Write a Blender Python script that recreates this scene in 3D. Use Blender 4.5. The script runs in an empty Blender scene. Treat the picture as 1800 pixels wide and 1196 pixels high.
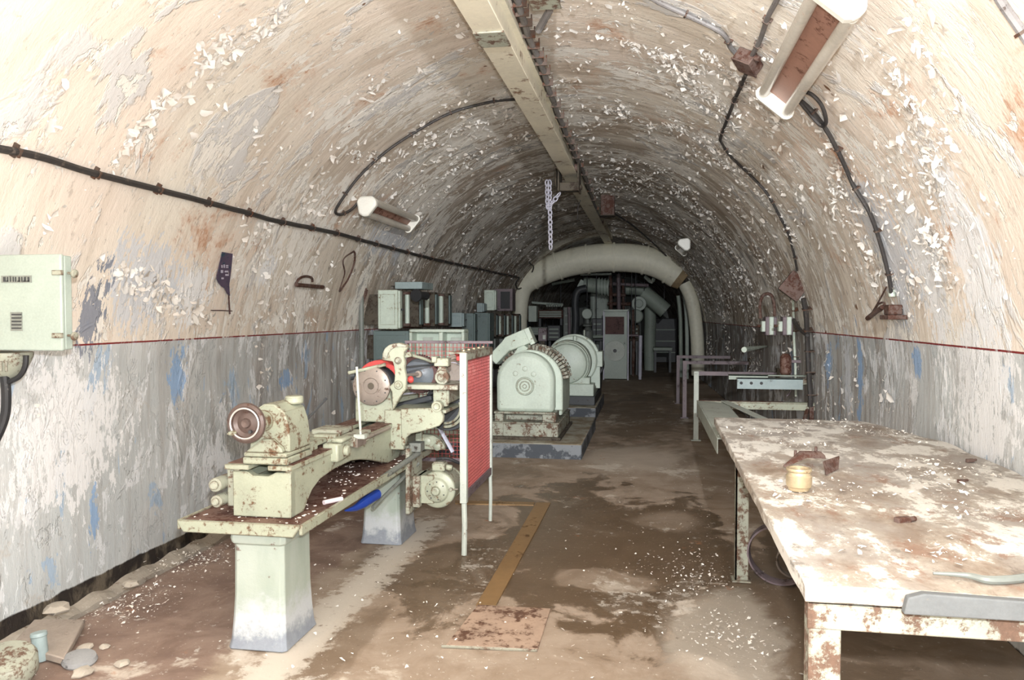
import bpy, math, random
from mathutils import Vector, Matrix, noise
random.seed(7)
scene = bpy.context.scene
COL = scene.collection
PI = math.pi
R = math.radians

# ------------------------------------------------------------------ camera
FPX = 1385.0
H = 1.6
YAW, PITCH = R(9.8258), R(1.8609)
Fv = (-math.sin(YAW)*math.cos(PITCH), math.cos(YAW)*math.cos(PITCH), -math.sin(PITCH))
Rv = (math.cos(YAW), math.sin(YAW), 0)
Uv = (-math.sin(YAW)*math.sin(PITCH), math.cos(YAW)*math.sin(PITCH), math.cos(PITCH))
cam_d = bpy.data.cameras.new('camera'); cam = bpy.data.objects.new('camera', cam_d); COL.objects.link(cam)
cam_d.sensor_width = 36; cam_d.lens = FPX/1800*36; cam_d.clip_start = .05
cam.matrix_world = Matrix(((Rv[0], Uv[0], -Fv[0], 0), (Rv[1], Uv[1], -Fv[1], 0), (Rv[2], Uv[2], -Fv[2], H), (0, 0, 0, 1)))
scene.camera = cam

# survey helpers: sight lines measured from the camera station
def ray(x, y):
    X = (x-900)/FPX; Y = -(y-598)/FPX
    return tuple(Fv[i]+X*Rv[i]+Y*Uv[i] for i in range(3))
def AZ(x, y, z):
    d = ray(x, y); t = (z-H)/d[2]; return Vector((d[0]*t, d[1]*t, z))
def AX(x, y, X):
    d = ray(x, y); t = X/d[0]; return Vector((X, d[1]*t, H+d[2]*t))
def AY(x, y, Y):
    d = ray(x, y); t = Y/d[1]; return Vector((d[0]*t, Y, H+d[2]*t))
LEFT = -3.32; CZ = 1.1; DADO = 1.42
def sec(Y):
    r = 1.74-.033*max(0, Y-6)
    return (LEFT+r)/2, (r-LEFT)/2
def vdist(X, Y, Z):
    cx, r = sec(Y)
    return r-abs(X-cx) if Z < CZ else r-math.hypot(X-cx, Z-CZ)
def V(x, y, off=0.0):
    d = ray(x, y); t = 1.
    while t < 60:
        p = (d[0]*t, d[1]*t, H+d[2]*t)
        if vdist(*p) <= off or p[2] <= 0: return Vector(p)
        t += .01
def inward(p):
    cx, r = sec(p[1])
    if p[2] < CZ: return Vector((1 if p[0] < cx else -1, 0, 0))
    v = Vector((cx-p[0], 0, CZ-p[2])); return v.normalized()

# ------------------------------------------------------------------ materials
def L(c): return tuple(((v/255)/12.92 if v/255 <= .04045 else ((v/255+.055)/1.055)**2.4) for v in c)+(1,)
class NT:
    def __init__(s, name):
        s.m = bpy.data.materials.new(name); s.m.use_nodes = True
        s.t = s.m.node_tree; s.b = s.t.nodes['Principled BSDF']; s.k = s.t.links.new
    def n(s, ty, **kw):
        o = s.t.nodes.new(ty)
        for a, v in kw.items(): setattr(o, a, v)
        return o
    def put(s, sock, v):
        if isinstance(v, bpy.types.NodeSocket): s.k(v, sock)
        else: sock.default_value = v
    def math(s, op, a, b=0.0, c=None):
        o = s.n('ShaderNodeMath', operation=op); s.put(o.inputs[0], a); s.put(o.inputs[1], b)
        if c is not None: s.put(o.inputs[2], c)
        return o.outputs[0]
    def noise(s, vec, scale=5, detail=4, rough=.55, dist=0):
        o = s.n('ShaderNodeTexNoise'); s.k(vec, o.inputs['Vector'])
        o.inputs['Scale'].default_value = scale; o.inputs['Detail'].default_value = detail
        o.inputs['Roughness'].default_value = rough; o.inputs['Distortion'].default_value = dist
        return o.outputs['Fac']
    def step(s, v, a, b, lo=0., hi=1.):
        o = s.n('ShaderNodeMapRange', interpolation_type='SMOOTHSTEP'); s.put(o.inputs[0], v)
        s.put(o.inputs[1], a); s.put(o.inputs[2], b); s.put(o.inputs[3], lo); s.put(o.inputs[4], hi)
        return o.outputs[0]
    def mix(s, f, a, b, mode='MIX'):
        o = s.n('ShaderNodeMix', data_type='RGBA', blend_type=mode)
        s.put(o.inputs[0], f); s.put(o.inputs[6], a); s.put(o.inputs[7], b); return o.outputs[2]
    def scale(s, vec, sc, off=(0, 0, 0)):
        o = s.n('ShaderNodeMapping'); s.k(vec, o.inputs[0]); o.inputs['Scale'].default_value = sc
        o.inputs['Location'].default_value = off; return o.outputs[0]
    def bump(s, h, strength=.4, dist=.01, prev=None):
        o = s.n('ShaderNodeBump'); s.k(h, o.inputs['Height']); o.inputs['Strength'].default_value = strength
        o.inputs['Distance'].default_value = dist
        if prev: s.k(prev, o.inputs['Normal'])
        return o.outputs[0]
    def out(s, col, rough=.6, nrm=None, metal=0., spec=None):
        s.put(s.b.inputs['Base Color'], col); s.put(s.b.inputs['Roughness'], rough); s.put(s.b.inputs['Metallic'], metal)
        if nrm: s.k(nrm, s.b.inputs['Normal'])
        if spec is not None: s.b.inputs['Specular IOR Level'].default_value = spec
        return s.m

def worn(name, base, rust=.35, scale=9, rough=.55, dirt=.35, rustc=(112, 66, 40), chip=None, metal=0., bump=.25, edge=0.):
    """painted or bare metal with rust spots, chips and grime; rust = covered share 0..1"""
    n = NT(name); P = n.n('ShaderNodeNewGeometry').outputs['Position']
    n1 = n.noise(P, scale, 8, .68); n2 = n.noise(P, scale*.33, 4); n3 = n.noise(P, scale*6, 3, .7)
    col = n.mix(n.step(n2, .3, .7, 0, dirt), L(base), L(tuple(v*.62 for v in base)))
    col = n.mix(n.step(n3, .3, .75, 0, .25), col, L(tuple(min(255, v*1.12) for v in base)))
    thr = .78-.5*rust
    n4 = n.noise(P, scale*3.3, 6, .75)
    mixn = n.math('ADD', n.math('MULTIPLY', n1, .45), n.math('ADD', n.math('MULTIPLY', n2, .2), n.math('MULTIPLY', n4, .35)))
    if edge:
        bv = n.n('ShaderNodeBevel'); bv.samples = 3; bv.inputs[0].default_value = edge
        gn = n.n('ShaderNodeNewGeometry'); dt = n.n('ShaderNodeVectorMath', operation='DOT_PRODUCT'); n.k(bv.outputs[0], dt.inputs[0]); n.k(gn.outputs['Normal'], dt.inputs[1])
        mixn = n.math('ADD', mixn, n.step(dt.outputs['Value'], .995, .86, 0, .13))
    thr = .675-.30*rust
    m = n.step(mixn, thr-.035, thr+.03)
    rc = n.mix(n3, L(rustc), L(tuple(v*.55 for v in rustc)))
    if chip:
        mc = n.step(n.noise(n.scale(P, (1, 1, 1), (3, 5, 7)), scale*1.4, 6, .7), .6, .63)
        col = n.mix(mc, col, L(chip))
    col = n.mix(m, col, rc)
    return n.out(col, n.step(m, 0, 1, rough, .85), n.bump(n.math('ADD', n1, n.math('MULTIPLY', n3, .4)), bump, .006), metal)

M = {}
M['cream'] = worn('cream_machine_paint', (166, 170, 150), .38, 13, .42, .3, (124, 92, 66), edge=.008)
M['creamrust'] = worn('rusty_cream_paint', (164, 166, 150), .5, 12, .5, .4, (122, 94, 76), edge=.008)
M['green'] = worn('pale_green_paint', (172, 184, 174), .12, 14, .45, .2, (120, 110, 90))
M['gen'] = worn('pale_grey_green_paint', (198, 210, 196), .25, 8, .42, .25, (138, 112, 66), edge=.012)
n = NT('pedestal_paint'); P = n.n('ShaderNodeNewGeometry').outputs['Position']
sp = n.n('ShaderNodeSeparateXYZ'); n.k(P, sp.inputs[0]); q1 = n.noise(P, 9, 7, .68); q2 = n.noise(P, 30, 4, .7); q3 = n.noise(n.scale(P, (2, 2, .5)), 4, 4)
zz = n.math('ADD', sp.outputs[2], n.math('MULTIPLY', n.math('SUBTRACT', q1, .5), .34))
col = n.mix(n.step(q3, .35, .7), L((172, 180, 170)), L((158, 168, 156)))
col = n.mix(n.step(zz, .26, .14), col, L((188, 192, 194)))
col = n.mix(n.step(zz, .13, .05), col, n.mix(q2, L((118, 124, 134)), L((156, 162, 170))))
col = n.mix(n.step(n.math('ADD', n.math('MULTIPLY', q1, .6), n.math('MULTIPLY', q2, .4)), .6, .64, 0, .85), col, L((112, 88, 78)))
M['ped'] = n.out(col, .5, n.bump(n.math('ADD', q1, q2), .25, .006))
M['greyb'] = worn('grey_switch_paint', (150, 165, 165), .25, 8, .5, .3, (90, 75, 60))
M['dgreyb'] = worn('dark_grey_switch_paint', (105, 120, 118), .25, 8, .5, .3, (70, 62, 50))
M['rust'] = worn('rusted_iron', (104, 84, 76), .55, 14, .75, .5, (92, 55, 40), bump=.5)
M['rustr'] = worn('red_rusted_iron', (116, 88, 76), .55, 14, .6, .5, (96, 52, 36), bump=.5)
M['darkrust'] = worn('dark_rusted_iron', (84, 76, 64), .5, 14, .75, .5, (66, 52, 40), bump=.5)
M['steel'] = worn('dull_spotted_steel', (150, 138, 128), .32, 9, .42, .4, (105, 78, 62), metal=.35)
M['dark'] = worn('dark_iron', (62, 64, 66), .25, 12, .5, .4, (60, 45, 38))
M['black'] = worn('black_rubber', (42, 42, 44), .22, 30, .6, .4, (130, 125, 120))
M['cable'] = worn('grimy_black_cable', (58, 54, 52), .34, 22, .6, .5, (120, 108, 98))
M['cable2'] = worn('grey_cable', (126, 122, 120), .35, 20, .55, .5, (85, 70, 62))
M['clip'] = worn('iron_clip', (90, 74, 64), .45, 20, .7, .5)
M['red'] = worn('faded_red_paint', (190, 66, 62), .25, 14, .5, .25, (120, 60, 50))
M['mesh'] = worn('pink_red_mesh_wire', (160, 72, 68), .25, 20, .6, .3, (120, 64, 54))
M['frame'] = worn('guard_frame_paint', (184, 190, 180), .28, 14, .5, .3, (130, 84, 60))
M['brass'] = worn('weathered_brass', (204, 184, 150), .2, 12, .3, .3, (150, 120, 84), metal=.55, bump=.1)
M['beam'] = worn('beam_cream_paint', (228, 220, 198), .33, 5, .5, .3, (146, 104, 70))
M['duct'] = worn('duct_cream_paint', (226, 223, 204), .22, 2.2, .55, .3, (150, 132, 100))
M['tube'] = worn('milky_dirty_tube', (205, 198, 186), .25, 7, .25, .35, (172, 128, 95), bump=.05)
M['cap'] = worn('lamp_cap_enamel', (232, 230, 220), .18, 12, .35, .2, (150, 110, 70), bump=.1)
M['reflector'] = worn('rust_red_reflector', (170, 128, 110), .4, 6, .5, .4, (130, 88, 72), bump=.1)
M['blue'] = worn('blue_plastic', (38, 72, 170), .12, 10, .35, .3, (30, 40, 80), bump=.1)
M['fardark'] = worn('grey_far_machine', (120, 124, 118), .35, 5, .55, .4, (66, 58, 50))
M['farlight'] = worn('pale_far_machine', (176, 186, 176), .25, 5, .55, .3, (80, 72, 60))
M['farduct'] = worn('grey_green_far_duct', (150, 160, 148), .25, 4, .55, .3, (80, 76, 60))
M['maroon'] = worn('maroon_grille', (88, 60, 56), .4, 16, .7, .3, (60, 38, 34))
M['violet'] = worn('violet_brown_steel', (118, 104, 108), .35, 12, .55, .4, (72, 58, 56))
M['wood'] = worn('grey_weathered_wood', (165, 152, 140), .3, 9, .8, .5, (100, 86, 76), bump=.5)
M['stone'] = worn('pale_rubble', (182, 172, 158), .3, 14, .85, .4, (150, 130, 110), bump=.5)
M['pinkwhite'] = worn('pink_white_card', (232, 214, 218), .1, 9, .5, .2, (200, 120, 130))
M['signp'] = worn('purple_dark_enamel', (84, 66, 92), .35, 18, .35, .4, (60, 92, 110), bump=.1)
M['signl'] = worn('faded_white_lettering', (190, 185, 200), .2, 30, .5, .3)
M['label'] = worn('grey_label_plate', (138, 142, 134), .3, 60, .5, .3, (90, 92, 84))
M['slate'] = worn('grey_slate_disc', (150, 150, 150), .3, 14, .8, .4, (90, 88, 88))
M['pipelav'] = worn('pale_lavender_pipe', (190, 188, 200), .2, 12, .5, .3)

M['wheel'] = worn('brown_grey_wheel_iron', (100, 84, 78), .35, 14, .45, .4, (104, 70, 56), metal=.2)
M['web'] = worn('grey_gear_web', (92, 98, 104), .2, 10, .4, .3)
M['ring'] = worn('bright_steel_ring', (215, 210, 205), .2, 30, .3, .3, metal=.5)
M['canvas'] = worn('brown_canvas', (146, 126, 96), .3, 14, .8, .4, (104, 84, 58))
M['edgeb'] = worn('grey_old_board', (104, 106, 106), .3, 9, .8, .5, (150, 140, 126))
# bench top: dusty flaking board
n = NT('dusty_flaking_bench_top'); P = n.n('ShaderNodeNewGeometry').outputs['Position']
Ps = n.scale(P, (1, .55, 1))
a1 = n.noise(Ps, 5.5, 11, .72, .3); a2 = n.noise(Ps, 1.5, 6, .65); a3 = n.noise(P, 46, 5, .75); a4 = n.noise(n.scale(P, (1, .6, 1), (4, 2, 1)), 3.4, 10, .72, .4)
a5 = n.noise(n.scale(P, (1, .6, 1), (8, 2, 1)), 12, 8, .75)
col = n.mix(n.step(a1, .35, .65), L((128, 110, 94)), L((176, 166, 152)))
col = n.mix(n.step(a2, .35, .6, 0, .6), col, L((178, 176, 172)))
col = n.mix(n.step(n.math('ADD', n.math('MULTIPLY', a4, .6), n.math('MULTIPLY', a5, .4)), .53, .60, 0, .8), col, L((138, 108, 90)))
col = n.mix(n.step(n.math('ADD', n.math('MULTIPLY', a1, .5), n.math('ADD', n.math('MULTIPLY', a2, .28), n.math('MULTIPLY', a5, .22))), .50, .535), col, L((214, 210, 202)))
col = n.mix(n.step(a5, .42, .34, 0, .6), col, L((106, 96, 88)))
col = n.mix(n.step(a3, .60, .68, 0, .5), col, L((92, 78, 68)))
M['bench'] = n.out(col, .75, n.bump(n.math('ADD', a1, n.math('MULTIPLY', a3, .3)), .5, .012))

# vault lining: cream paint above, grey dado below a thin red line, peeling and stained
def lining(name):
    n = NT(name)
    uv = n.n('ShaderNodeUVMap', uv_map='UVMap').outputs[0]          # u along the tunnel, v along the arc, metres
    sp = n.n('ShaderNodeSeparateXYZ'); n.k(n.n('ShaderNodeNewGeometry').outputs['Position'], sp.inputs[0])
    Y, Z, X = sp.outputs[1], sp.outputs[2], sp.outputs[0]
    def st(su, sv, off=0): return n.scale(uv, (su, sv, 1), (off, off*1.7, 0))
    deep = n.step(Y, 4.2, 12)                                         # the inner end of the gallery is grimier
    low = n.noise(st(.6, .6), 1, 3, .6)
    streak = n.noise(st(7, .8, 3), 1, 4, .65, .6)
    fine = n.noise(st(26, 9, 5), 1, 4, .7)
    med = n.noise(st(4.5, 2.4, 9), 1, 6, .66, .5)
    patch = n.noise(st(1.5, 1.1, 21), 1, 6, .62, .7)
    stain = n.noise(st(1.2, 1.6, 33), 1, 6, .75, .3)
    up = n.mix(n.step(low, .35, .65), L((240, 232, 218)), L((238, 224, 210)))
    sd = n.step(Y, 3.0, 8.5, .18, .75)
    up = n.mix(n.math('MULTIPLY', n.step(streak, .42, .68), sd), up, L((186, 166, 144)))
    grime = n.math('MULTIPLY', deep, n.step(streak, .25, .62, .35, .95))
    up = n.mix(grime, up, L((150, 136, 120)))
    rs = n.math('MULTIPLY', n.step(stain, .55, .68), n.math('SUBTRACT', 1, n.math('MULTIPLY', deep, .6)))
    up = n.mix(n.math('MULTIPLY', rs, .6), up, L((206, 164, 134)))
    rs2 = n.math('MULTIPLY', n.step(n.math('ADD', n.math('MULTIPLY', stain, .6), n.math('MULTIPLY', fine, .4)), .575, .64), n.math('SUBTRACT', 1, n.math('MULTIPLY', deep, .6)))
    up = n.mix(n.math('MULTIPLY', rs2, .6), up, L((182, 128, 92)))
    greyp = n.step(patch, .55, .59)
    up = n.mix(n.math('MULTIPLY', greyp, .8), up, n.mix(deep, L((218, 218, 218)), L((158, 154, 150))))
    ragged = n.noise(st(13, 5, 61), 1, 6, .72, .8)
    cl = n.noise(st(1.1, .8, 44), 1, 4, .6, .4)
    near_w = n.step(Y, 3.2, 8, .038, 0)
    a_ = n.math('ADD', n.math('MULTIPLY', ragged, .52), n.math('MULTIPLY', cl, .48))
    wf = n.step(n.math('SUBTRACT', a_, near_w), .520, .532)
    wf2 = n.step(n.math('SUBTRACT', n.math('ADD', n.math('MULTIPLY', med, .6), n.math('MULTIPLY', patch, .4)), near_w), .528, .54)
    wf = n.math('MAXIMUM', wf, n.math('MULTIPLY', wf2, n.step(fine, .4, .48)))
    up = n.mix(wf, up, n.mix(fine, L((252, 248, 240)), L((232, 226, 216))))
    spots = n.step(n.noise(st(6, 5, 50), 1, 2, .6), .72, .75)
    up = n.mix(spots, up, L((130, 96, 70)))
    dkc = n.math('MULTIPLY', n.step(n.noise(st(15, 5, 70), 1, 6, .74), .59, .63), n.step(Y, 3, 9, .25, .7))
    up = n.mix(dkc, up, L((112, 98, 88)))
    # dado grey
    vs = n.noise(st(11, .55, 80), 1, 4, .7, .4); vs2 = n.noise(st(3, .7, 90), 1, 4, .6)
    sy = n.step(Y, 4.2, 7.5)
    lo = n.mix(n.step(low, .35, .65), L((206, 210, 210)), L((186, 190, 190)))
    lo = n.mix(n.math('MULTIPLY', n.step(cl, .45, .6), .6), lo, L((222, 222, 220)))
    lo = n.mix(n.math('MULTIPLY', n.step(n.math('ADD', vs, n.math('MULTIPLY', deep, .1)), .44, .64), n.math('MULTIPLY_ADD', sy, .42, .18)), lo, L((138, 120, 106)))
    lo = n.mix(n.math('MULTIPLY', n.step(stain, .58, .68), .4), lo, L((186, 164, 140)))
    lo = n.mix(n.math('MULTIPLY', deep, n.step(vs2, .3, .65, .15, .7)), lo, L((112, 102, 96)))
    lw = n.noise(st(7, 2.6, 100), 1, 6, .74, .5)
    lo = n.mix(n.math('MULTIPLY', n.step(n.math('ADD', n.math('MULTIPLY', lw, .55), n.math('MULTIPLY', patch, .45)), .53, .55), .8), lo, L((234, 236, 238)))
    lo = n.mix(n.math('MULTIPLY', n.step(n.noise(st(2.6, 1.0, 112), 1, 6, .68, .6), .60, .63), .65), lo, L((160, 188, 216)))
    lo = n.mix(n.math('MULTIPLY', n.step(fine, .62, .68), .35), lo, L((120, 116, 112)))
    zw = n.math('ADD', Z, n.math('MULTIPLY', n.math('SUBTRACT', fine, .5), .004))
    isup = n.step(zw, DADO-.004, DADO+.002)
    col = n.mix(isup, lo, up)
    rag = n.math('ADD', n.math('MULTIPLY', med, .55), n.math('MULTIPLY', fine, .85))
    pos = n.n('ShaderNodeNewGeometry').outputs['Position']
    def blobs(lst, c, col, a=.9):
        best = None
        for px, py, ry, rz in lst:
            p = V(px, py)
            ln = n.n('ShaderNodeVectorMath', operation='LENGTH'); n.k(n.scale(pos, (.8, 1/ry, 1/rz), (-.8*p.x, -p.y/ry, -p.z/rz)), ln.inputs[0])
            best = ln.outputs['Value'] if best is None else n.math('MINIMUM', best, ln.outputs['Value'])
        return n.mix(n.step(n.math('ADD', best, n.math('MULTIPLY', n.math('SUBTRACT', rag, .68), 4.2)), 1.0, .86, 0, a), col, L(c))
    col = blobs([(120, 760, .5, .45), (1606, 685, .1, .12), (1730, 700, .4, .5), (1630, 470, .25, .6), (1720, 480, .25, .6), (470, 470, .12, .18), (330, 520, .3, .2)], (240, 240, 240), col)
    col = blobs([(1560, 430, .35, .5), (690, 420, .8, .2), (1490, 680, .1, .5), (250, 500, .4, .3)], (212, 216, 222), col, .8)
    col = blobs([(165, 905, .04, .2), (502, 668, .14, .09), (312, 665, .1, .2), (1458, 640, .12, .16), (1512, 665, .08, .45), (1612, 640, .09, .1)], (146, 178, 216), col, .85)
    col = blobs([(165, 545, .12, .28)], (132, 138, 152), col)
    line = n.math('MULTIPLY', n.step(n.math('ABSOLUTE', n.math('SUBTRACT', zw, DADO)), .007, .004), n.step(med, .34, .44))
    col = n.mix(line, col, L((128, 44, 44)))
    # black foot of the wall, below floor level
    foot = n.step(n.math('ADD', Z, n.math('MULTIPLY', n.math('SUBTRACT', med, .5), .05)), .008, -.004)
    col = n.mix(foot, col, n.mix(n.step(med, .45, .6), L((52, 46, 42)), L((110, 100, 86))))
    h = n.math('ADD', n.math('MULTIPLY', wf, .8), n.math('MULTIPLY', fine, .5))
    h = n.math('ADD', h, n.math('MULTIPLY', greyp, -.5))
    h = n.math('ADD', h, n.math('MULTIPLY', ragged, .5))
    h = n.math('ADD', h, n.math('MULTIPLY', streak, .15))
    nb = n.bump(h, .65, .014)
    return n.out(col, .82, nb, spec=.25)
M['lining'] = lining('peeling_vault_lining')

# floor
n = NT('stained_wet_concrete'); P = n.n('ShaderNodeNewGeometry').outputs['Position']
sp = n.n('ShaderNodeSeparateXYZ'); n.k(P, sp.inputs[0])
b1 = n.noise(n.scale(P, (.75, .5, 1), (.4, 1.3, 0)), 1, 7, .6, .9); b2 = n.noise(P, 3.2, 8, .65, .5); b3 = n.noise(P, 34, 5, .7); b4 = n.noise(n.scale(P, (1.3, .8, 1), (7, 3, 0)), 1, 7, .62, .6)
col = n.mix(n.step(b2, .3, .7), L((146, 127, 108)), L((172, 155, 138)))
wob1 = n.math('MULTIPLY', n.math('SUBTRACT', n.math('ADD', n.math('MULTIPLY', b1, .65), n.math('MULTIPLY', b2, .35)), .5), 4.2)
def fblob(cx, cy, rx_, ry_, a=1., soft=.18):
    dx = n.math('DIVIDE', n.math('SUBTRACT', sp.outputs[0], cx), rx_); dy = n.math('DIVIDE', n.math('SUBTRACT', sp.outputs[1], cy), ry_)
    d = n.math('SQRT', n.math('ADD', n.math('MULTIPLY', dx, dx), n.math('MULTIPLY', dy, dy)))
    return n.step(n.math('ADD', d, wob1), 1.0, 1.0-soft, 0, a)
wet = n.math('MAXIMUM', fblob(-.35, 5.6, 1.0, 1.75), n.math('MAXIMUM', fblob(-1.1, 4.75, .5, .8, .8), fblob(-.1, 12.5, .8, 4.0, .75, .5)))
wet = n.math('MAXIMUM', wet, n.math('MAXIMUM', fblob(.9, 4.2, .55, 1.6, .8), n.step(b1, .56, .62, 0, .5)))
wet = n.math('MULTIPLY', wet, n.math('SUBTRACT', 1, fblob(-.28, 4.75, .36, .22, .7, .3)))
wet = n.math('MULTIPLY', wet, n.math('SUBTRACT', 1, fblob(.1, 6.2, .33, .35, .6, .5)))
wet = n.math('MULTIPLY', wet, n.math('SUBTRACT', 1, fblob(.15, 8.7, .7, 1.1, .9, .6)))
col = n.mix(n.math('MULTIPLY', wet, .9), col, n.mix(b2, L((84, 67, 49)), L((108, 88, 66))))
leftz = n.step(n.math('ADD', sp.outputs[0], n.math('MULTIPLY', b2, .35)), -1.72, -1.85)
col = n.mix(leftz, col, n.mix(n.step(b2, .35, .65), L((122, 100, 88)), L((150, 128, 114))))
dusty = n.math('MULTIPLY', n.step(n.math('ADD', n.math('MULTIPLY', b4, .7), n.math('MULTIPLY', b2, .3)), .56, .62), n.math('SUBTRACT', 1, n.math('MULTIPLY', wet, .85)))
dusty = n.math('MAXIMUM', dusty, n.math('MAXIMUM', fblob(.42, 4.0, .35, .75, .8, .5), fblob(.1, 8.9, .75, 1.0, .6, .6)))
col = n.mix(n.math('MULTIPLY', dusty, .7), col, L((212, 202, 188)))
col = n.mix(n.step(n.noise(n.scale(P, (1, 1, 1), (9, 1, 0)), 2.2, 8, .7), .64, .7, 0, .6), col, L((172, 112, 74)))
b5 = n.noise(P, 11, 8, .74)
col = n.mix(n.step(n.math('ADD', n.math('MULTIPLY', b5, .6), n.math('MULTIPLY', b4, .4)), .575, .61, 0, .5), col, L((220, 214, 204)))
col = n.mix(n.step(b5, .38, .30, 0, .5), col, L((92, 76, 62)))
col = n.mix(n.step(b3, .62, .70, 0, .5), col, L((226, 218, 204)))
pl = n.math('MULTIPLY', n.step(n.math('ABSOLUTE', n.math('ADD', sp.outputs[0], 1.66)), .32, .02), n.step(sp.outputs[1], 6.6, 5.6))
col = n.mix(n.math('MULTIPLY', n.step(n.math('ADD', n.math('MULTIPLY', b5, .6), n.math('MULTIPLY', pl, .25)), .44, .50), pl), col, L((206, 196, 182)))
rgh = n.math('SUBTRACT', .78, n.math('MULTIPLY', wet, .36))
M['floor'] = n.out(col, rgh, n.bump(n.math('ADD', n.math('MULTIPLY', b3, .35), b2), .35, .012), spec=.4)

n = NT('plinth_concrete'); P = n.n('ShaderNodeNewGeometry').outputs['Position']
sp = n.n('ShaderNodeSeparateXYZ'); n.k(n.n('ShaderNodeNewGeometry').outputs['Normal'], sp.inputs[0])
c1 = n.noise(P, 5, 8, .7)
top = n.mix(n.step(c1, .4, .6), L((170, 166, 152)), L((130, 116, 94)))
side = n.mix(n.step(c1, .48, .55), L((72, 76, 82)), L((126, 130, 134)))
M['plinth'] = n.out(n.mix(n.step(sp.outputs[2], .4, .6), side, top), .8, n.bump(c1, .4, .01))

# ------------------------------------------------------------------ mesh builder
class MB:
    def __init__(s): s.v = []; s.f = []
    def add(s, vs, fs):
        k = len(s.v); s.v += [Vector(v) for v in vs]; s.f += [[k+i for i in f] for f in fs]; return s
    def box(s, c, d, rot=None):
        hx, hy, hz = d[0]/2, d[1]/2, d[2]/2; c = Vector(c)
        vs = [Vector((x, y, z)) for x in (-hx, hx) for y in (-hy, hy) for z in (-hz, hz)]
        if rot is not None: vs = [rot @ v for v in vs]
        return s.add([c+v for v in vs], [[0, 1, 3, 2], [4, 6, 7, 5], [0, 4, 5, 1], [2, 3, 7, 6], [0, 2, 6, 4], [1, 5, 7, 3]])
    def bb(s, x0, x1, y0, y1, z0, z1): return s.box(((x0+x1)/2, (y0+y1)/2, (z0+z1)/2), (abs(x1-x0), abs(y1-y0), abs(z1-z0)))
    def tube(s, pts, r, n=10, caps=True, flat=1.0):
        pts = [Vector(p) for p in pts]; m = len(pts)
        rs = r if isinstance(r, (list, tuple)) else [r]*m
        vs = []; fs = []; ref = None
        for i, p in enumerate(pts):
            t = (pts[min(i+1, m-1)]-pts[max(i-1, 0)]).normalized()
            if ref is None:
                ref = t.orthogonal().normalized()
            ref = (ref-t*ref.dot(t)).normalized(); b = t.cross(ref)
            for j in range(n):
                a = 2*PI*j/n; vs.append(p+(ref*math.cos(a)+b*math.sin(a)*flat)*rs[i])
        for i in range(m-1):
            for j in range(n):
                k = (j+1) % n; fs.append([i*n+j, i*n+k, (i+1)*n+k, (i+1)*n+j])
        if caps: fs.append(list(range(n))[::-1]); fs.append([(m-1)*n+j for j in range(n)])
        return s.add(vs, fs)
    def lathe(s, o, ax, prof, n=32, close=False):
        """prof = [(radius, distance along axis)]"""
        o = Vector(o); ax = Vector(ax).normalized(); u = ax.orthogonal().normalized(); w = ax.cross(u)
        vs = []; fs = []; m = len(prof)
        for r, h in prof:
            r = max(r, .0004)
            for j in range(n):
                a = 2*PI*j/n; vs.append(o+ax*h+(u*math.cos(a)+w*math.sin(a))*r)
        for i in range(m-1 if not close else m):
            i2 = (i+1) % m
            for j in range(n):
                k = (j+1) % n; fs.append([i*n+j, i*n+k, i2*n+k, i2*n+j])
        if not close: fs.append(list(range(n))[::-1]); fs.append([(m-1)*n+j for j in range(n)])
        return s.add(vs, fs)
    def cyl(s, a, b, r, n=20):
        a = Vector(a); b = Vector(b); return s.lathe(a, b-a, [(r, 0), (r, (b-a).length)], n)
    def prism(s, poly, o, u, w, ext):
        """poly in (u, w) coordinates from o, extruded by vector ext"""
        o = Vector(o); u = Vector(u); w = Vector(w); e = Vector(ext); m = len(poly)
        vs = [o+u*p[0]+w*p[1] for p in poly]; vs += [v+e for v in vs]
        fs = [list(range(m))[::-1], [m+i for i in range(m)]]+[[i, (i+1) % m, m+(i+1) % m, m+i] for i in range(m)]
        return s.add(vs, fs)
    def build(s, name, mat, parent=None, bevel=0., smooth=True, sub=0):
        import bmesh
        me = bpy.data.meshes.new(name)
        off = Vector((0, 0, 0)); p = parent
        while p is not None: off += p.location; p = p.parent
        loc = Vector((0, 0, 0))
        if parent is None:
            xs = [v.x for v in s.v]; ys = [v.y for v in s.v]; zs = [v.z for v in s.v]
            loc = Vector(((min(xs)+max(xs))/2, (min(ys)+max(ys))/2, min(zs)))
        me.from_pydata([v-off-loc for v in s.v], [], s.f)
        bm = bmesh.new(); bm.from_mesh(me); bmesh.ops.recalc_face_normals(bm, faces=bm.faces); bm.to_mesh(me); bm.free()
        me.materials.append(M[mat] if isinstance(mat, str) else mat)
        if smooth:
            me.polygons.foreach_set('use_smooth', [True]*len(me.polygons)); me.set_sharp_from_angle(angle=R(34))
        o = bpy.data.objects.new(name, me); COL.objects.link(o); o.location = loc
        if parent is not None: o.parent = parent
        if bevel:
            b = o.modifiers.new('bevel', 'BEVEL'); b.width = bevel; b.segments = 2; b.limit_method = 'ANGLE'; b.angle_limit = R(40)
        if sub:
            b = o.modifiers.new('sub', 'SUBSURF'); b.levels = sub; b.render_levels = sub
        return o
def tag(o, label, cat, group=None, kind=None):
    o['label'] = label; o['category'] = cat
    if group: o['group'] = group
    if kind: o['kind'] = kind
    return o
def thing(name, loc, label, cat, group=None):
    o = bpy.data.objects.new(name, None); COL.objects.link(o); o.location = Vector(loc); o.empty_display_size = .1
    return tag(o, label, cat, group)
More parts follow.
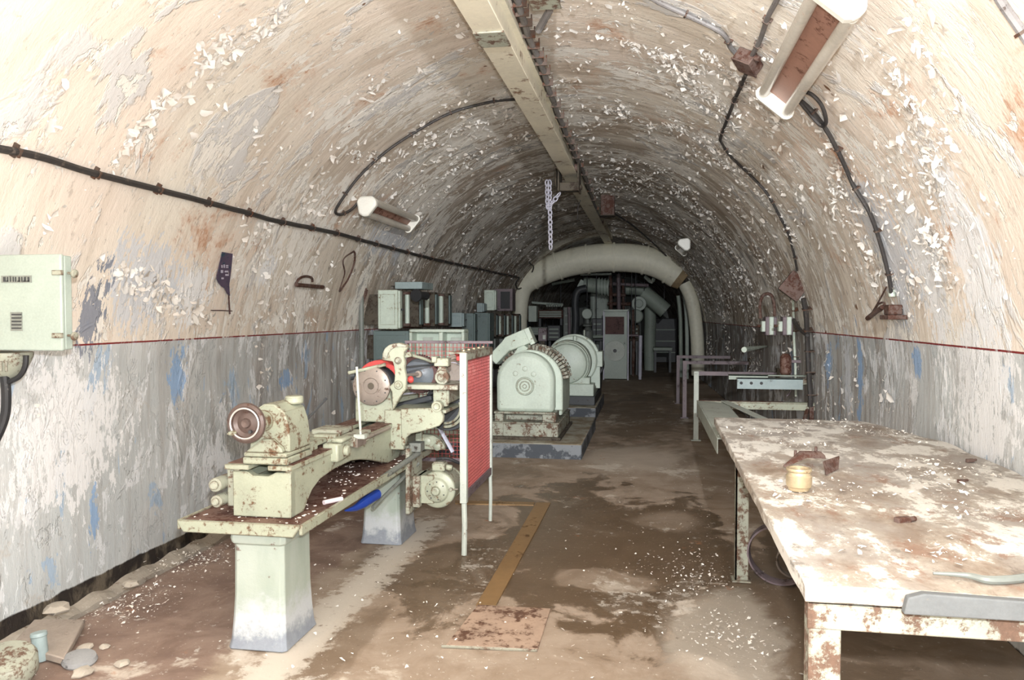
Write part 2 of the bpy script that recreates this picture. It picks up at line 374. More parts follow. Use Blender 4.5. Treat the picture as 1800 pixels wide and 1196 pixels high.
def smoothpath(pts, k=6):
    pts = [Vector(p) for p in pts]; out = []
    for i in range(len(pts)-1):
        p0 = pts[max(i-1, 0)]; p1 = pts[i]; p2 = pts[i+1]; p3 = pts[min(i+2, len(pts)-1)]
        for j in range(k):
            t = j/k
            out.append(.5*((2*p1)+(p2-p0)*t+(2*p0-5*p1+4*p2-p3)*t*t+(3*p1-p0-3*p2+p3)*t*t*t))
    out.append(pts[-1]); return out
def wob(pts, a):
    return [p+Vector((noise.noise(p*3), noise.noise(p*3+Vector((9, 0, 0))), noise.noise(p*3+Vector((0, 9, 0)))))*a for p in pts]

# ------------------------------------------------------------------ the shell
YA, YB = -2.0, 33.0
def arc_point(Y, s):
    """s: arc parameter. left floor 0 .. left spring CZ .. arch .. right spring .. right floor (metres of a mean radius)"""
    cx, r = sec(Y); RM = 2.45
    if s < CZ: return Vector((cx-r, Y, s))
    if s < CZ+PI*RM:
        a = PI-(s-CZ)/RM; return Vector((cx+r*math.cos(a), Y, CZ+r*math.sin(a)))
    return Vector((cx+r, Y, CZ-(s-CZ-PI*RM)))
SMAX = 2*CZ+PI*2.45
def shell(name, s0, s1):
    ny = 300; ns = max(6, int((s1-s0)/.07))
    ys = [YA+(YB-YA)*(i/ny)**1.3 for i in range(ny+1)]
    vs = []; uv = []
    for y in ys:
        for j in range(ns+1):
            s = s0+(s1-s0)*j/ns; p = arc_point(y, s); nv = inward(p)
            d = .012*noise.noise(Vector((y*.9, s*1.2, 0)))+.006*noise.noise(Vector((y*4, s*3, 5)))
            vs.append(p+nv*d); uv.append((y, s))
    fs = []
    for i in range(ny):
        for j in range(ns):
            a = i*(ns+1)+j; fs.append((a, a+1, a+ns+2, a+ns+1))
    me = bpy.data.meshes.new(name); me.from_pydata(vs, [], fs); ul = me.uv_layers.new(name='UVMap')
    for lp in me.loops: ul.data[lp.index].uv = uv[lp.vertex_index]
    me.polygons.foreach_set('use_smooth', [True]*len(me.polygons)); me.materials.append(M['lining'])
    o = bpy.data.objects.new(name, me); COL.objects.link(o); o['kind'] = 'structure'; return o
SL = CZ+2.45*R(32)
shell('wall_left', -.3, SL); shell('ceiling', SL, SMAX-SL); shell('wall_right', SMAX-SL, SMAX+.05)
o = MB().bb(-3.6, 2.0, YA-.1, YA, -.1, 3.9).build('wall_back', 'bench'); o['kind'] = 'structure'
o = MB().bb(-3.6, 2.0, YB, YB+.1, -.1, 3.9).build('wall_far', 'fardark'); o['kind'] = 'structure'
# floor, gently uneven
nx, ny = 150, 330; vs = []
for i in range(ny+1):
    for j in range(nx+1):
        x = -3.45+5.3*j/nx; y = YA+(YB-YA)*(i/ny)**1.5
        z = -.004+.005*noise.noise(Vector((x*1.5, y*1.5, 1)))-.0
        ed = -2.97+.05*noise.noise(Vector((y*2.2, 4, 0)))+.03*noise.noise(Vector((y*8, 9, 0)))
        g = max(0, min(1, (ed-x)/.05))
        if y > 8: g *= max(0, 1-(y-8)/1)
        vs.append((x, y, min(z, .0)-g*(.21+.05*noise.noise(Vector((x*9, y*5, 3))))))
fs = [(i*(nx+1)+j, i*(nx+1)+j+1, (i+1)*(nx+1)+j+1, (i+1)*(nx+1)+j) for i in range(ny) for j in range(nx)]
me = bpy.data.meshes.new('floor'); me.from_pydata(vs, [], fs); me.materials.append(M['floor'])
me.polygons.foreach_set('use_smooth', [True]*len(me.polygons))
o = bpy.data.objects.new('floor', me); COL.objects.link(o); o['kind'] = 'structure'
# rough crumbled curb along the foot of the left wall
vs = []; fs = []; N = 150
for i in range(N+1):
    y = 1.5+6.6*i/N
    w = .085+.05*noise.noise(Vector((y*3, 0, 2))); h = .055+.05*noise.noise(Vector((y*4, 3, 2)))
    h -= .17
    for q in ((-3.33, h+.03), (-3.33+w*.6, h+.01), (-3.33+w, h*.8-.04), (-3.33+w*1.25, -.24)):
        vs.append((q[0], y, q[1]+.012*noise.noise(Vector((q[0]*20, y*9, 0)))))
for i in range(N):
    for j in range(3): a = i*4+j; fs.append((a, a+1, a+5, a+4))
me = bpy.data.meshes.new('trim_1'); me.from_pydata(vs, [], fs); me.materials.append(M['stone'])
o = bpy.data.objects.new('trim_1', me); COL.objects.link(o); o['kind'] = 'structure'

# ------------------------------------------------------------------ loose paint flakes
def flakes(name, mat, count, pick, smin, smax, label):
    vs = []; fs = []; k = 0; tries = 0
    while k < count and tries < count*60:
        tries += 1
        q = pick()
        if q is None: continue
        p, nv, t1 = q
        t2 = nv.cross(t1).normalized(); a = random.uniform(0, 2*PI)
        u = t1*math.cos(a)+t2*math.sin(a); w = nv.cross(u)
        L1 = smin+(smax-smin)*random.random()**2.8; W1 = L1*random.uniform(.4, 1.1); lift = random.uniform(.05, .6)*L1; curl = random.uniform(-.3, .35)*L1
        base = len(vs); m = random.choice((5, 6, 7, 8)); ring = []
        for j in range(m):
            an = 2*PI*j/m+random.uniform(-.3, .3); rr = random.uniform(.38, 1.2)
            cu = math.cos(an)*rr; cw = math.sin(an)*rr
            ring.append(p+u*cu*L1/2+w*cw*W1/2+nv*(.003+lift*(cu+1)/2+curl*cw*cw))
        ctr = p+nv*(.003+lift*.5+curl*.0)
        vs += ring+[ctr]
        for j in range(m): fs.append((base+j, base+(j+1) % m, base+m))
        k += 1
    me = bpy.data.meshes.new(name); me.from_pydata(vs, [], fs); me.materials.append(M[mat])
    me.polygons.foreach_set('use_smooth', [True]*len(me.polygons))
    o = bpy.data.objects.new(name, me); COL.objects.link(o)
    return tag(o, label, 'paint flakes', kind='stuff')
n = NT('curled_white_paint'); P = n.n('ShaderNodeNewGeometry').outputs['Position']
nn = n.noise(P, 7, 4); n2 = n.noise(P, 1.1, 3)
M['flake'] = n.out(n.mix(n.step(nn, .35, .7), L((248, 245, 240)), L((222, 212, 200))), .75)
def s_of(p):
    if p[2] < CZ: return p[2] if p[0] < -1 else SMAX-p[2]
    cx, r = sec(p[1]); return CZ+2.45*(PI-math.atan2(p[2]-CZ, p[0]-cx))
bands = []
for y0, pix, sg, wt in ((0, [(170, 290), (540, 5)], .07, 2), (0, [(1065, 190), (1400, 420)], .16, 4), (0, [(640, 290), (900, 190)], .22, 2.5), (0, [(1230, 90), (1560, 520)], .25, 4), (0, [(1590, 60), (1640, 520)], .2, 2.5), (0, [(1090, 60), (1290, 200)], .2, 2),
                        (0, [(700, 390), (940, 240)], .3, 2), (0, [(230, 470), (330, 560)], .2, 1.2), (0, [(1180, 330), (1330, 560)], .3, 2.5), (0, [(440, 480), (560, 330)], .25, 1.2)):
    a, b = V(*pix[0]), V(*pix[1]); bands.append((a.y, b.y, s_of(a), s_of(b), sg, wt))
bw = [b[5] for b in bands]
def pick_vault():
    if random.random() < .17:
        b = random.choices(bands, bw)[0]; t = random.random()
        y = b[0]+(b[1]-b[0])*t+random.gauss(0, b[4]); s = b[2]+(b[3]-b[2])*t+random.gauss(0, .04)
        if noise.noise(Vector((y*3.5, s*2.5, 33))) < -.08 or y < 2: return None
    else:
        y = 2.2+16.3*random.random()**.85; s = random.uniform(CZ*.5, SMAX-CZ*.5)
        c = .7*noise.noise(Vector((y*.7, s*.8, 3)))+.75*noise.noise(Vector((y*3.4, s*1.5, 8)))+.35*noise.noise(Vector((y*9, s*4, 1)))
        bias = min(1, max(0, (y-3.2)/4))*.2
        if s > 4.6: bias += .16
        arc = s if s < CZ+PI*2.45/2 else SMAX-s
        if arc < 1.5: bias -= .3
        if c+bias < .2 or random.random() > (c+bias)*1.8: return None
    if y > 19: return None
    p = arc_point(y, s)
    return p, inward(p), Vector((0, 1, 0))
flakes('ceiling_paint_flakes', 'flake', 26000, pick_vault, .010, .082, 'curled white paint flakes peeling all over the vault')
chips = [(AZ(1215, 1010, 0), .3, 330), (AZ(1280, 1110, 0), .22, 330), (AZ(1180, 930, 0), .5, 60), (AZ(345, 985, 0), .2, 330), (AZ(240, 1060, 0), .2, 300),
         (AZ(620, 1010, 0), .45, 150), (AZ(700, 1160, 0), .6, 160), (AZ(1230, 870, 0), .5, 60), (AZ(1000, 1150, 0), .8, 90), (AZ(1060, 900, 0), 1.2, 50), (AZ(120, 1150, 0), .3, 70), (AZ(1180, 730, 0), 1.2, 120)]
cw = [c[2] for c in chips]
def pick_floor():
    c = random.choices(chips, cw)[0]
    p = c[0]+Vector((random.gauss(0, c[1]*.6), random.gauss(0, c[1]*.9), 0))
    if p.x < -3.2 or p.x > 1.6 or p.y < 1.5: return None
    return Vector((p.x, p.y, .0)), Vector((0, 0, 1)), Vector((1, 0, 0))
flakes('floor_paint_flakes', 'flake', 2600, pick_floor, .004, .028, 'scattered white paint chips fallen on the brown floor')

# ------------------------------------------------------------------ lathe
LX = -1.83
T = thing('lathe', (LX, 4.45, 0), 'cream painted old metal lathe on two pedestals beside the left wall', 'lathe')
def pedestal(y0, y1):
    m = MB(); prof = [(.150, .0), (.142, .04), (.136, .12), (.130, .25), (.128, .50), (.138, .507), (.142, .53), (.138, .56)]
    cx, cy = LX, (y0+y1)/2; hy = (y1-y0)/2; vs = []; fs = []
    for w, z in prof:
        k = w/.13; wx, wy = .13*k, hy*k; c = .018
        for a, b in ((-wx+c, -wy), (wx-c, -wy), (wx, -wy+c), (wx, wy-c), (wx-c, wy), (-wx+c, wy), (-wx, wy-c), (-wx, -wy+c)): vs.append((cx+a, cy+b, z))
    for i in range(len(prof)-1):
        for j in range(8): fs.append([i*8+j, i*8+(j+1) % 8, (i+1)*8+(j+1) % 8, (i+1)*8+j])
    fs += [list(range(8))[::-1], [(len(prof)-1)*8+j for j in range(8)]]
    return m.add(vs, fs)
pedestal(3.46, 3.78).build('pedestal', 'ped', T, .004); pedestal(5.22, 5.56).build('pedestal', 'ped', T, .004)
# chip tray
m = MB(); m.bb(-2.2, -1.585, 3.40, 5.62, .595, .612)
m.prism([(0, .0), (.03, -.045), (.585, -.045), (.615, 0), (.615, .012), (0, .012)], (-2.2, 3.385, .612), (1, 0, 0), (0, 0, 1), (0, .02, 0))
m.bb(-1.592, -1.575, 3.40, 5.62, .575, .622); m.bb(-2.21, -2.193, 3.40, 5.62, .575, .622); m.bb(-2.2, -1.585, 5.61, 5.63, .575, .622)
tray = m.build('chip_tray', 'cream', T, .003)
m = MB(); m.bb(-2.19, -1.595, 3.42, 5.6, .6125, .617); m.build('swarf_layer', 'rustr', tray)
random.seed(3)
m = MB()
for i in range(260):
    x = random.choice((random.uniform(-2.17, -1.99), random.uniform(-1.97, -1.6))); y = random.uniform(3.42, 5.5); s = .003+.016*random.random()**2
    m.box((x, y, .6185), (s, s*random.uniform(.4, 1.5), .003), Matrix.Rotation(random.random()*3, 3, 'Z') @ Matrix.Rotation(random.uniform(-.3, .3), 3, 'X'))
o = m.build('paint_chip', 'flake', tray); o['kind'] = 'stuff'
# bed
side = [(3.52, .62), (3.66, .62), (3.70, .66), (3.76, .705), (3.86, .74), (4.05, .757), (4.3, .755), (4.45, .735), (4.62, .70), (4.8, .655), (4.95, .62), (5.75, .62), (5.75, .86), (3.52, .86)]
m = MB(); m.prism(side, (-1.715, 0, 0), (0, 1, 0), (0, 0, 1), (.03, 0, 0)); m.prism(side, (-1.985, 0, 0), (0, 1, 0), (0, 0, 1), (.03, 0, 0))
m.prism([(-1.985, .62), (-1.685, .62), (-1.685, .84), (-1.76, .84), (-1.80, .82), (-1.88, .82), (-1.91, .84), (-1.985, .84)], (0, 3.515, 0), (1, 0, 0), (0, 0, 1), (0, .05, 0))
m.bb(-1.97, -1.70, 5.70, 5.75, .62, .84); m.bb(-1.97, -1.70, 4.5, 4.54, .74, .84)
m.bb(-1.97, -1.70, 3.53, 5.74, .775, .785)
m.build('bed', 'cream', T, .006)
for x0, x1 in ((-2.02, -1.895), (-1.795, -1.675)):
    mm = MB().bb(x0, x1, 3.5, 5.76, .85, .874).build('bed_way', 'cream', T, .003)
    MB().bb(x0+.004, x1-.004, 3.53, 5.75, .8745, .8775).build('slide_surface', 'rustr', mm)
# foot pivots at the left of the bed end
m = MB(); m.bb(-2.03, -1.985, 3.54, 3.6, .66, .85); m.build('pivot_bracket', 'creamrust', T, .006)
for z, x, r in ((.775, -2.06, .034), (.695, -2.055, .03)):
    m = MB(); m.cyl((x, 3.48, z), (x, 3.62, z), r); m.cyl((x, 3.465, z), (x, 3.48, z), r*.6); m.build('pivot_roller', 'creamrust', T, .004)
# tailstock
m = MB()
m.bb(-1.925, -1.695, 3.5, 3.79, .878, .912); m.bb(-1.92, -1.70, 3.5, 3.785, .914, .935)
m.prism([(-1.91, .935), (-1.70, .935), (-1.70, 1.00), (-1.712, 1.08), (-1.73, 1.13), (-1.78, 1.165), (-1.835, 1.165), (-1.875, 1.14), (-1.90, 1.09), (-1.905, .99)], (0, 3.54, 0), (1, 0, 0), (0, 0, 1), (0, .235, 0))
m.prism([(-1.915, .935), (-1.72, .935), (-1.73, .96), (-1.78, 1.0), (-1.83, 1.0), (-1.89, .955)], (0, 3.505, 0), (1, 0, 0), (0, 0, 1), (0, .04, 0))
m.cyl((-1.835, 3.47, 1.085), (-1.835, 3.55, 1.085), .05); m.cyl((-1.835, 3.77, 1.085), (-1.835, 3.86, 1.085), .032)
m.cyl((-1.76, 3.72, 1.15), (-1.76, 3.72, 1.19), .045)
ts = m.build('tailstock', 'cream', T, .008)
wc = Vector((-1.862, 3.42, 1.088))
m = MB(); m.lathe(wc, (0, 1, 0), [(.0, .0), (.02, -.006), (.024, .006), (.05, .014), (.066, .004), (.068, -.008), (.082, -.012), (.094, -.004), (.097, .008), (.092, .02), (.08, .026), (.05, .026), (.03, .03), (.03, .05)], 40)
hw = m.build('handwheel', 'wheel', ts, 0)
m = MB(); m.lathe(wc+Vector((0, -.013, 0)), (0, 1, 0), [(.0675, -.002), (.0715, -.004), (.0755, -.002), (.0715, .001)], 40, True); m.build('chrome_ring', 'ring', hw)['label'] = 'bright metal ring'
m = MB(); m.lathe(wc+Vector((-.055, 0, -.045)), (-.3, -1, 0), [(.011, 0), (.013, .014), (.009, .035), (.004, .045)], 12); m.build('handle', 'cream', hw)
m = MB(); m.cyl(wc+Vector((.02, .012, -.04)), wc+Vector((.02, -.002, -.04)), .008, 12); m.build('bolt', 'dark', hw)
m = MB(); m.tube([(-1.76, 3.78, 1.02), (-1.70, 3.98, 1.15)], [.006, .008], 8); m.build('clamp_lever', 'dark', T)
# clamp blocks and carriage on the bed
m = MB(); m.bb(-1.84, -1.74, 3.83, 3.96, .878, .93); m.bb(-1.97, -1.88, 3.86, 3.98, .878, .91); m.build('clamp_block', 'cream', T, .006)
m = MB(); m.box((-1.80, 4.02, .905), (.1, .3, .026)); m.bb(-1.83, -1.70, 4.1, 4.17, .878, .935); m.build('clamp_arm', 'cream', T, .005)
m = MB(); m.bb(-1.735, -1.645, 4.0, 4.20, .80, .90); m.bb(-1.70, -1.63, 4.03, 4.17, .9, .925); m.cyl((-1.62, 4.1, .85), (-1.66, 4.1, .85), .03); m.build('apron_block', 'cream', T, .012)
m = MB(); m.bb(-1.99, -1.66, 4.22, 4.56, .878, .90); m.bb(-1.93, -1.75, 4.3, 4.5, .90, .93); m.bb(-1.70, -1.65, 4.26, 4.5, .84, .895); m.build('cross_slide', 'creamrust', T, .006)
m = MB(); m.tube([(-1.66, 4.3, .862), (-1.66, 4.9, .862)], .013, 10); m.bb(-1.675, -1.64, 4.28, 4.42, .835, .89); m.build('lead_screw', 'steel', T)
# thin upright rest rod in front of the face plate
m = MB(); p0 = AX(800-170, 765, -1.66) if False else Vector((-1.70, 4.22, .93))
pa = AY(634, 765, 4.3); pb = AY(627, 645, 4.3)
m.tube([pa, pb], .0075, 8); m.bb(pa.x-.035, pa.x+.03, 4.28, 4.32, pa.z-.02, pa.z+.004)
m.build('upright_rod', 'frame', T, 0)
# headstock
HZ = 1.125; HX = -1.81; HY = 5.0
m = MB()
m.prism([(-1.94, .878), (-1.68, .878), (-1.675, .96), (-1.695, 1.06), (-1.70, 1.13), (-1.73, 1.20), (-1.81, 1.235), (-1.89, 1.2), (-1.93, 1.12), (-1.94, 1.0)], (0, 5.02, 0), (1, 0, 0), (0, 0, 1), (0, .05, 0))
m.prism([(-1.94, .878), (-1.68, .878), (-1.675, .96), (-1.70, 1.13), (-1.73, 1.20), (-1.81, 1.235), (-1.89, 1.2), (-1.93, 1.12)], (0, 5.60, 0), (1, 0, 0), (0, 0, 1), (0, .05, 0))
m.bb(-1.932, -1.69, 5.03, 5.64, .879, .93); m.build('headstock', 'cream', T, .01)
m = MB(); fo = Vector((HX, HY-.03, HZ))
m.lathe(fo, (0, 1, 0), [(.02, .02), (.022, .0), (.05, .002), (.055, -.004), (.108, -.002), (.128, .008), (.131, .018), (.128, .032), (.06, .036), (.055, .06)], 48)
fp = m.build('face_plate', 'steel', T)
m = MB(); m.cyl(fo+Vector((0, .018, 0)), fo+Vector((0, -.001, 0)), .021, 24); m.build('spindle_bore', 'darkrust', fp)
m = MB()
for k in range(8):
    a = R(22+45*k); c = fo+Vector((math.cos(a)*.108, -.003, math.sin(a)*.108)); m.cyl(c, c+Vector((0, .01, 0)), .005, 8)
m.build('screw_hole', 'dark', fp)
m = MB(); m.lathe((HX, 5.08, HZ), (0, 1, 0), [(.03, 0), (.11, 0), (.115, .01), (.115, .09), (.1, .1), (.1, .16), (.085, .165), (.085, .24), (.07, .25), (.07, .34), (.03, .34)], 40); m.build('cone_pulley', 'dark', T)
m = MB()    # red gear cover behind the face plate
pts = []
for k in range(13):
    a = R(190-k*15); pts.append((math.cos(a)*.165, math.sin(a)*.165))
for k in range(13):
    a = R(10+k*15); pts.append((math.cos(a)*.13, math.sin(a)*.13))
m.prism(pts, (HX+.01, 5.10, HZ), (1, 0, 0), (0, 0, 1), (0, .13, 0)); m.build('gear_cover', 'red', T, .004)
m = MB()   # slanting back-gear arm at the left
m.tube([AY(612, 656, 4.95), AY(640, 650, 4.97), AY(678, 641, 5.0)], [.012, .011, .012], 8); m.build('back_gear_arm', 'cream', T)
m = MB(); m.lathe(AY(616, 660, 5.05), (.9, .3, .1), [(.01, 0), (.035, 0), (.035, .03), (.02, .035), (.02, .09), (.035, .095), (.035, .12), (.01, .12)], 20); m.build('back_gear', 'dark', T)
# feed quadrant: flat casting with rounded sector on top, standing to the right of the face plate
QY = 4.93
def qp(px, py): return AY(px, py, QY)
sect = [(672, 633), (672, 622), (676, 613), (683, 607), (692, 604), (703, 603), (717, 607), (716, 613), (711, 619), (709, 626), (712, 636), (711, 648), (714, 664), (713, 685), (704, 697), (694, 715), (690, 722), (689, 690), (684, 680), (693, 672), (694, 655), (692, 642), (690, 636)]
pl = [qp(*q) for q in sect]
m = MB(); m.prism([(p.x, p.z) for p in pl], (0, QY, 0), (1, 0, 0), (0, 0, 1), (0, .035, 0)); qd = m.build('feed_quadrant', 'cream', T, .004)
c = qp(700, 634); m = MB(); m.lathe(c+Vector((0, -.03, 0)), (0, 1, 0), [(.01, 0), (.012, .0), (.018, .008), (.018, .02), (.024, .022), (.024, .04)], 16); m.build('pivot_bolt', 'creamrust', qd)
c = qp(701, 677); m = MB(); m.lathe(c+Vector((0, -.02, 0)), (0, 1, 0), [(.006, 0), (.014, .0), (.014, .006), (.02, .006), (.026, .006), (.03, .012), (.03, .03)], 24); m.build('boss', 'cream', qd)
m = MB(); pa = [qp(*q) for q in ((673, 632), (673, 622), (677, 613), (684, 607), (693, 604.5), (703, 604), (715, 607), (714, 611), (703, 610), (695, 611), (688, 615), (683, 621), (681, 631))]
m.prism([(p.x, p.z) for p in pa], (0, QY-.006, 0), (1, 0, 0), (0, 0, 1), (0, .008, 0)); m.build('graduated_rim', 'creamrust', qd)
# link rods from the quadrant to the counter shaft
m = MB(); m.box(AY(717, 624, 5.0), (.055, .04, .035), Matrix.Rotation(-.2, 3, 'Y')); m.tube([AY(718, 623, 5.0), AY(745, 631, 5.12), AY(762, 638, 5.2)], .011, 8); m.build('link_rod', 'cream', T, .004)
m = MB(); m.tube([AY(712, 646, 4.98), AY(765, 641, 5.2)], .007, 8); m.build('tie_rod', 'dark', T)
# large gear with dark web
gc = AY(736, 658, 5.22)
m = MB(); prof = []
NTH = 48; vs = []; fs = []
for k in range(NTH*2):
    a = 2*PI*k/(NTH*2); r = .136 if k % 2 == 0 else .129; prof.append((r*math.cos(a), r*math.sin(a)))
inner = [(.106*math.cos(2*PI*k/(NTH*2)), .106*math.sin(2*PI*k/(NTH*2))) for k in range(NTH*2)]
n2_ = NTH*2
for yy in (0, .04):
    for q in prof: vs.append((gc.x+q[0], gc.y+yy, gc.z+q[1]))
    for q in inner: vs.append((gc.x+q[0], gc.y+yy, gc.z+q[1]))
for k in range(n2_):
    k2 = (k+1) % n2_; a, b = 0, n2_; c_, d = 2*n2_, 3*n2_
    fs += [[a+k, a+k2, b+k2, b+k], [c_+k, d+k, d+k2, c_+k2], [a+k, c_+k, c_+k2, a+k2], [b+k, b+k2, d+k2, d+k]]
m.add(vs, fs); gg = m.build('change_gear', 'maroon', T)
m = MB(); m.lathe(gc+Vector((0, .012, 0)), (0, 1, 0), [(.02, -.004), (.026, .0), (.107, .0), (.107, .012), (.03, .012)], 40); m.build('gear_web', 'web', gg)
m = MB(); m.lathe(gc+Vector((0, -.012, 0)), (0, 1, 0), [(.016, 0), (.024, .0), (.024, .03)], 20); m.tube([gc+Vector((-.07, -.16, .0)), gc+Vector((0, 0, 0))], .012, 12); m.build('gear_shaft', 'steel', gg)
m = MB(); c = AY(717, 668, 5.04); m.lathe(c, (.5, 1, 0), [(.006, 0), (.01, .0), (.024, .02), (.024, .03), (.006, .03)], 20); m.build('red_collar', 'red', T)
# counter shaft: bearing with lug, stepped pulleys near the guard
bc = AY(776, 664, 5.12)
m = MB(); m.lathe(bc, (0, 1, 0), [(.012, -.004), (.014, .0), (.02, .0), (.024, -.006), (.028, .0), (.032, .004), (.048, .006), (.05, .016), (.05, .05)], 32)
m.prism([(-.045, .02), (.04, .02), (.03, .055), (.018, .075), (-.018, .075), (-.03, .055)], bc+Vector((0, .01, 0)), (1, 0, 0), (0, 0, 1), (0, .04, 0)); m.build('shaft_bearing', 'creamrust', T, .003)
m = MB(); m.bb(bc.x-.05, bc.x+.05, 5.11, 5.19, bc.z+.075, bc.z+.13); m.bb(bc.x-.065, bc.x-.03, 5.10, 5.2, bc.z+.1, bc.z+.14); m.build('bearing_cap', 'cream', T, .006)
pc = AY(796, 655, 5.42)
m = MB(); m.lathe(pc, (0, 1, 0), [(.03, 0), (.068, 0), (.07, .01), (.07, .05), (.055, .052), (.085, .055), (.088, .065), (.088, .1), (.105, .105), (.108, .115), (.108, .16), (.125, .165), (.128, .18), (.128, .24), (.03, .24)], 44); m.build('stepped_pulley', 'steel', T)
m = MB(); m.lathe(pc+Vector((0, .005, 0)), (0, 1, 0), [(.060, 0), (.068, -.004), (.074, .004), (.068, .012)], 40, True); m.build('pulley_rim', 'pipelav', T)
m = MB(); p0 = AY(803, 622, 5.15); m.lathe(p0, (0, 1, 0), [(.0, 0), (.014, .0), (.018, .01), (.018, .05), (.0, .05)], 16); m.bb(p0.x-.012, p0.x+.03, 5.18, 5.22, p0.z-.05, p0.z+.01); m.build('red_lever_knob', 'red', T, .004)
# shelf bar under the gears, struts
a = AY(716, 682, 5.08); b = AY(806, 678, 5.08)
m = MB(); m.bb(a.x, b.x, 5.06, 5.6, (a.z+b.z)/2-.02, (a.z+b.z)/2+.014); m.build('gear_shelf', 'creamrust', T, .004)
zb = (a.z+b.z)/2
m = MB(); c = AY(775, 700, 5.12); m.bb(c.x-.055, c.x+.045, 5.12, 5.17, .98, zb-.015); m.bb(c.x+.035, c.x+.055, 5.12, 5.5, 1.0, zb-.015); m.build('shelf_post', 'cream', T, .006)
m = MB(); m.tube([AY(703, 694, 5.15), AY(766, 686, 5.5)], .007, 8); m.build('push_rod', 'pipelav', T)
m = MB(); m.box(AY(722, 708, 5.4), (.35, .12, .04), Matrix.Rotation(-.25, 3, 'Y')); m.build('slide_casting', 'dark', T, .01)
# gusset bracket carrying the drive
gp = [(704, 719), (764, 718), (770, 722), (775, 722), (779, 732), (778, 742), (772, 749), (755, 755), (735, 760), (722, 763), (714, 770), (711, 784), (706, 784), (705, 760)]
GY = 5.0
pl = [AY(q[0], q[1], GY) for q in gp]
m = MB(); m.prism([(p.x, p.z) for p in pl], (0, GY, 0), (1, 0, 0), (0, 0, 1), (0, .045, 0)); gb = m.build('drive_bracket', 'cream', T, .005)
c = AY(768, 715, GY); m = MB(); m.lathe(c+Vector((0, -.012, 0)), (0, 1, 0), [(.004, .004), (.02, .0), (.022, .004), (.036, .004), (.036, .06)], 28); m.build('boss', 'cream', gb)
x0 = pl[0].x
m = MB(); m.bb(LX+.1, x0+.02, GY+.005, GY+.05, .70, pl[0].z-.01); m.bb(x0-.08, x0+.3, 5.04, 5.5, pl[0].z-.03, pl[0].z-.008); m.build('bracket_plate', 'cream', T, .004)
# belt pulley curve below the bracket
c = AY(787, 715, 5.45)
m = MB(); m.lathe(c, (0, 1, 0), [(.02, .0), (.15, 0), (.17, -.004), (.175, .006), (.175, .05), (.02, .05)], 40); m.build('drive_wheel', 'dark', T)
m = MB(); m.tube([c+Vector((math.cos(R(a))*.135, -.07, math.sin(R(a))*.135)) for a in range(-95, 40, 9)], .011, 8); m.tube([c+Vector((math.cos(R(a))*.11, -.075, math.sin(R(a))*.11)) for a in range(-95, 30, 9)], .009, 8); m.build('belt_fork', 'cream', T)
m = MB(); a = AY(768, 745, 5.6); b = AY(796, 795, 5.6); m.tube([a, b], .015, 8, flat=.35); m.build('diagonal_strip', 'pipelav', T)
# motor, on a hinged plate
MY = 5.12; mc = AY(768, 862, MY)
MT = MB()
MT.lathe(mc, (0, 1, 0), [(.0, -.052), (.024, -.052), (.03, -.046), (.03, -.03), (.04, -.026), (.07, -.024), (.078, -.018), (.085, -.005), (.11, .0), (.122, .006), (.126, .018), (.126, .03), (.12, .034), (.115, .04), (.115, .24), (.12, .245), (.12, .27), (.03, .28)], 48)
MT.bb(mc.x-.13, mc.x-.02, MY-.02, MY+.25, mc.z-.09, mc.z+.10)
mo = MT.build('motor', 'cream', T, .006)
m = MB(); m.bb(mc.x-.045, mc.x+.045, MY+.03, MY+.12, mc.z+.12, mc.z+.175); m.cyl((mc.x+.045, MY+.07, mc.z+.145), (mc.x+.09, MY+.07, mc.z+.14), .02, 14); m.build('terminal_box', 'cream', mo, .008)
m = MB(); m.bb(mc.x-.035, mc.x+.035, MY+.045, MY+.105, mc.z+.175, mc.z+.182); m.build('box_lid', 'creamrust', mo)
m = MB(); m.tube(smoothpath([(mc.x-.02, MY+.06, mc.z+.20), (mc.x+.06, MY+.06, mc.z+.205), (mc.x+.13, MY+.1, mc.z+.17), (mc.x+.17, MY+.15, mc.z+.15)]), .011, 8); m.build('motor_lead', 'black', mo)
m = MB(); m.cyl((mc.x+.1, MY-.005, mc.z+.01), (mc.x+.1, MY-.02, mc.z+.01), .014, 6); m.cyl((mc.x+.105, MY-.01, mc.z+.01), (mc.x+.15, MY-.01, mc.z+.014), .006, 8); m.build('grease_nipple', 'creamrust', mo)
m = MB()
for k in range(7):
    a = R(35+50*k); q = mc+Vector((math.cos(a)*.06, -.027, math.sin(a)*.06)); m.cyl(q, q+Vector((0, .01, 0)), .005, 6)
m.build('screw', 'dark', mo)
a = AY(712, 790, 5.0); b = AY(722, 905, 5.0)
m = MB(); m.bb(a.x-.0, a.x+.03, 5.0, 5.3, b.z, a.z); m.bb(a.x+.03, a.x+.08, 5.06, 5.28, mc.z-.11, mc.z+.1); m.bb(a.x-.12, a.x, 5.26, 5.3, a.z-.12, a.z-.02); mp = m.build('motor_plate', 'creamrust', T, .005)
m = MB(); m.bb(AY(731, 700, 5.4).x, AY(742, 700, 5.4).x, 5.38, 5.42, .62, .80); cc = AY(758, 780, 5.4); m.prism([(-.09, -.045), (.10, -.045), (.095, -.01), (.06, .03), (.01, .06), (-.06, .065), (-.09, .05)], cc, (1, 0, 0), (0, 0, 1), (0, .06, 0)); hg = m.build('hinge_casting', 'cream', T, .006)
for dx, dz in ((-.03, .012), (.045, -.02)):
    m = MB(); m.lathe(cc+Vector((dx, -.012, dz)), (0, 1, 0), [(.01, .0), (.02, .003), (.03, .008), (.03, .02)], 20); m.build('hinge_boss', 'cream', hg)
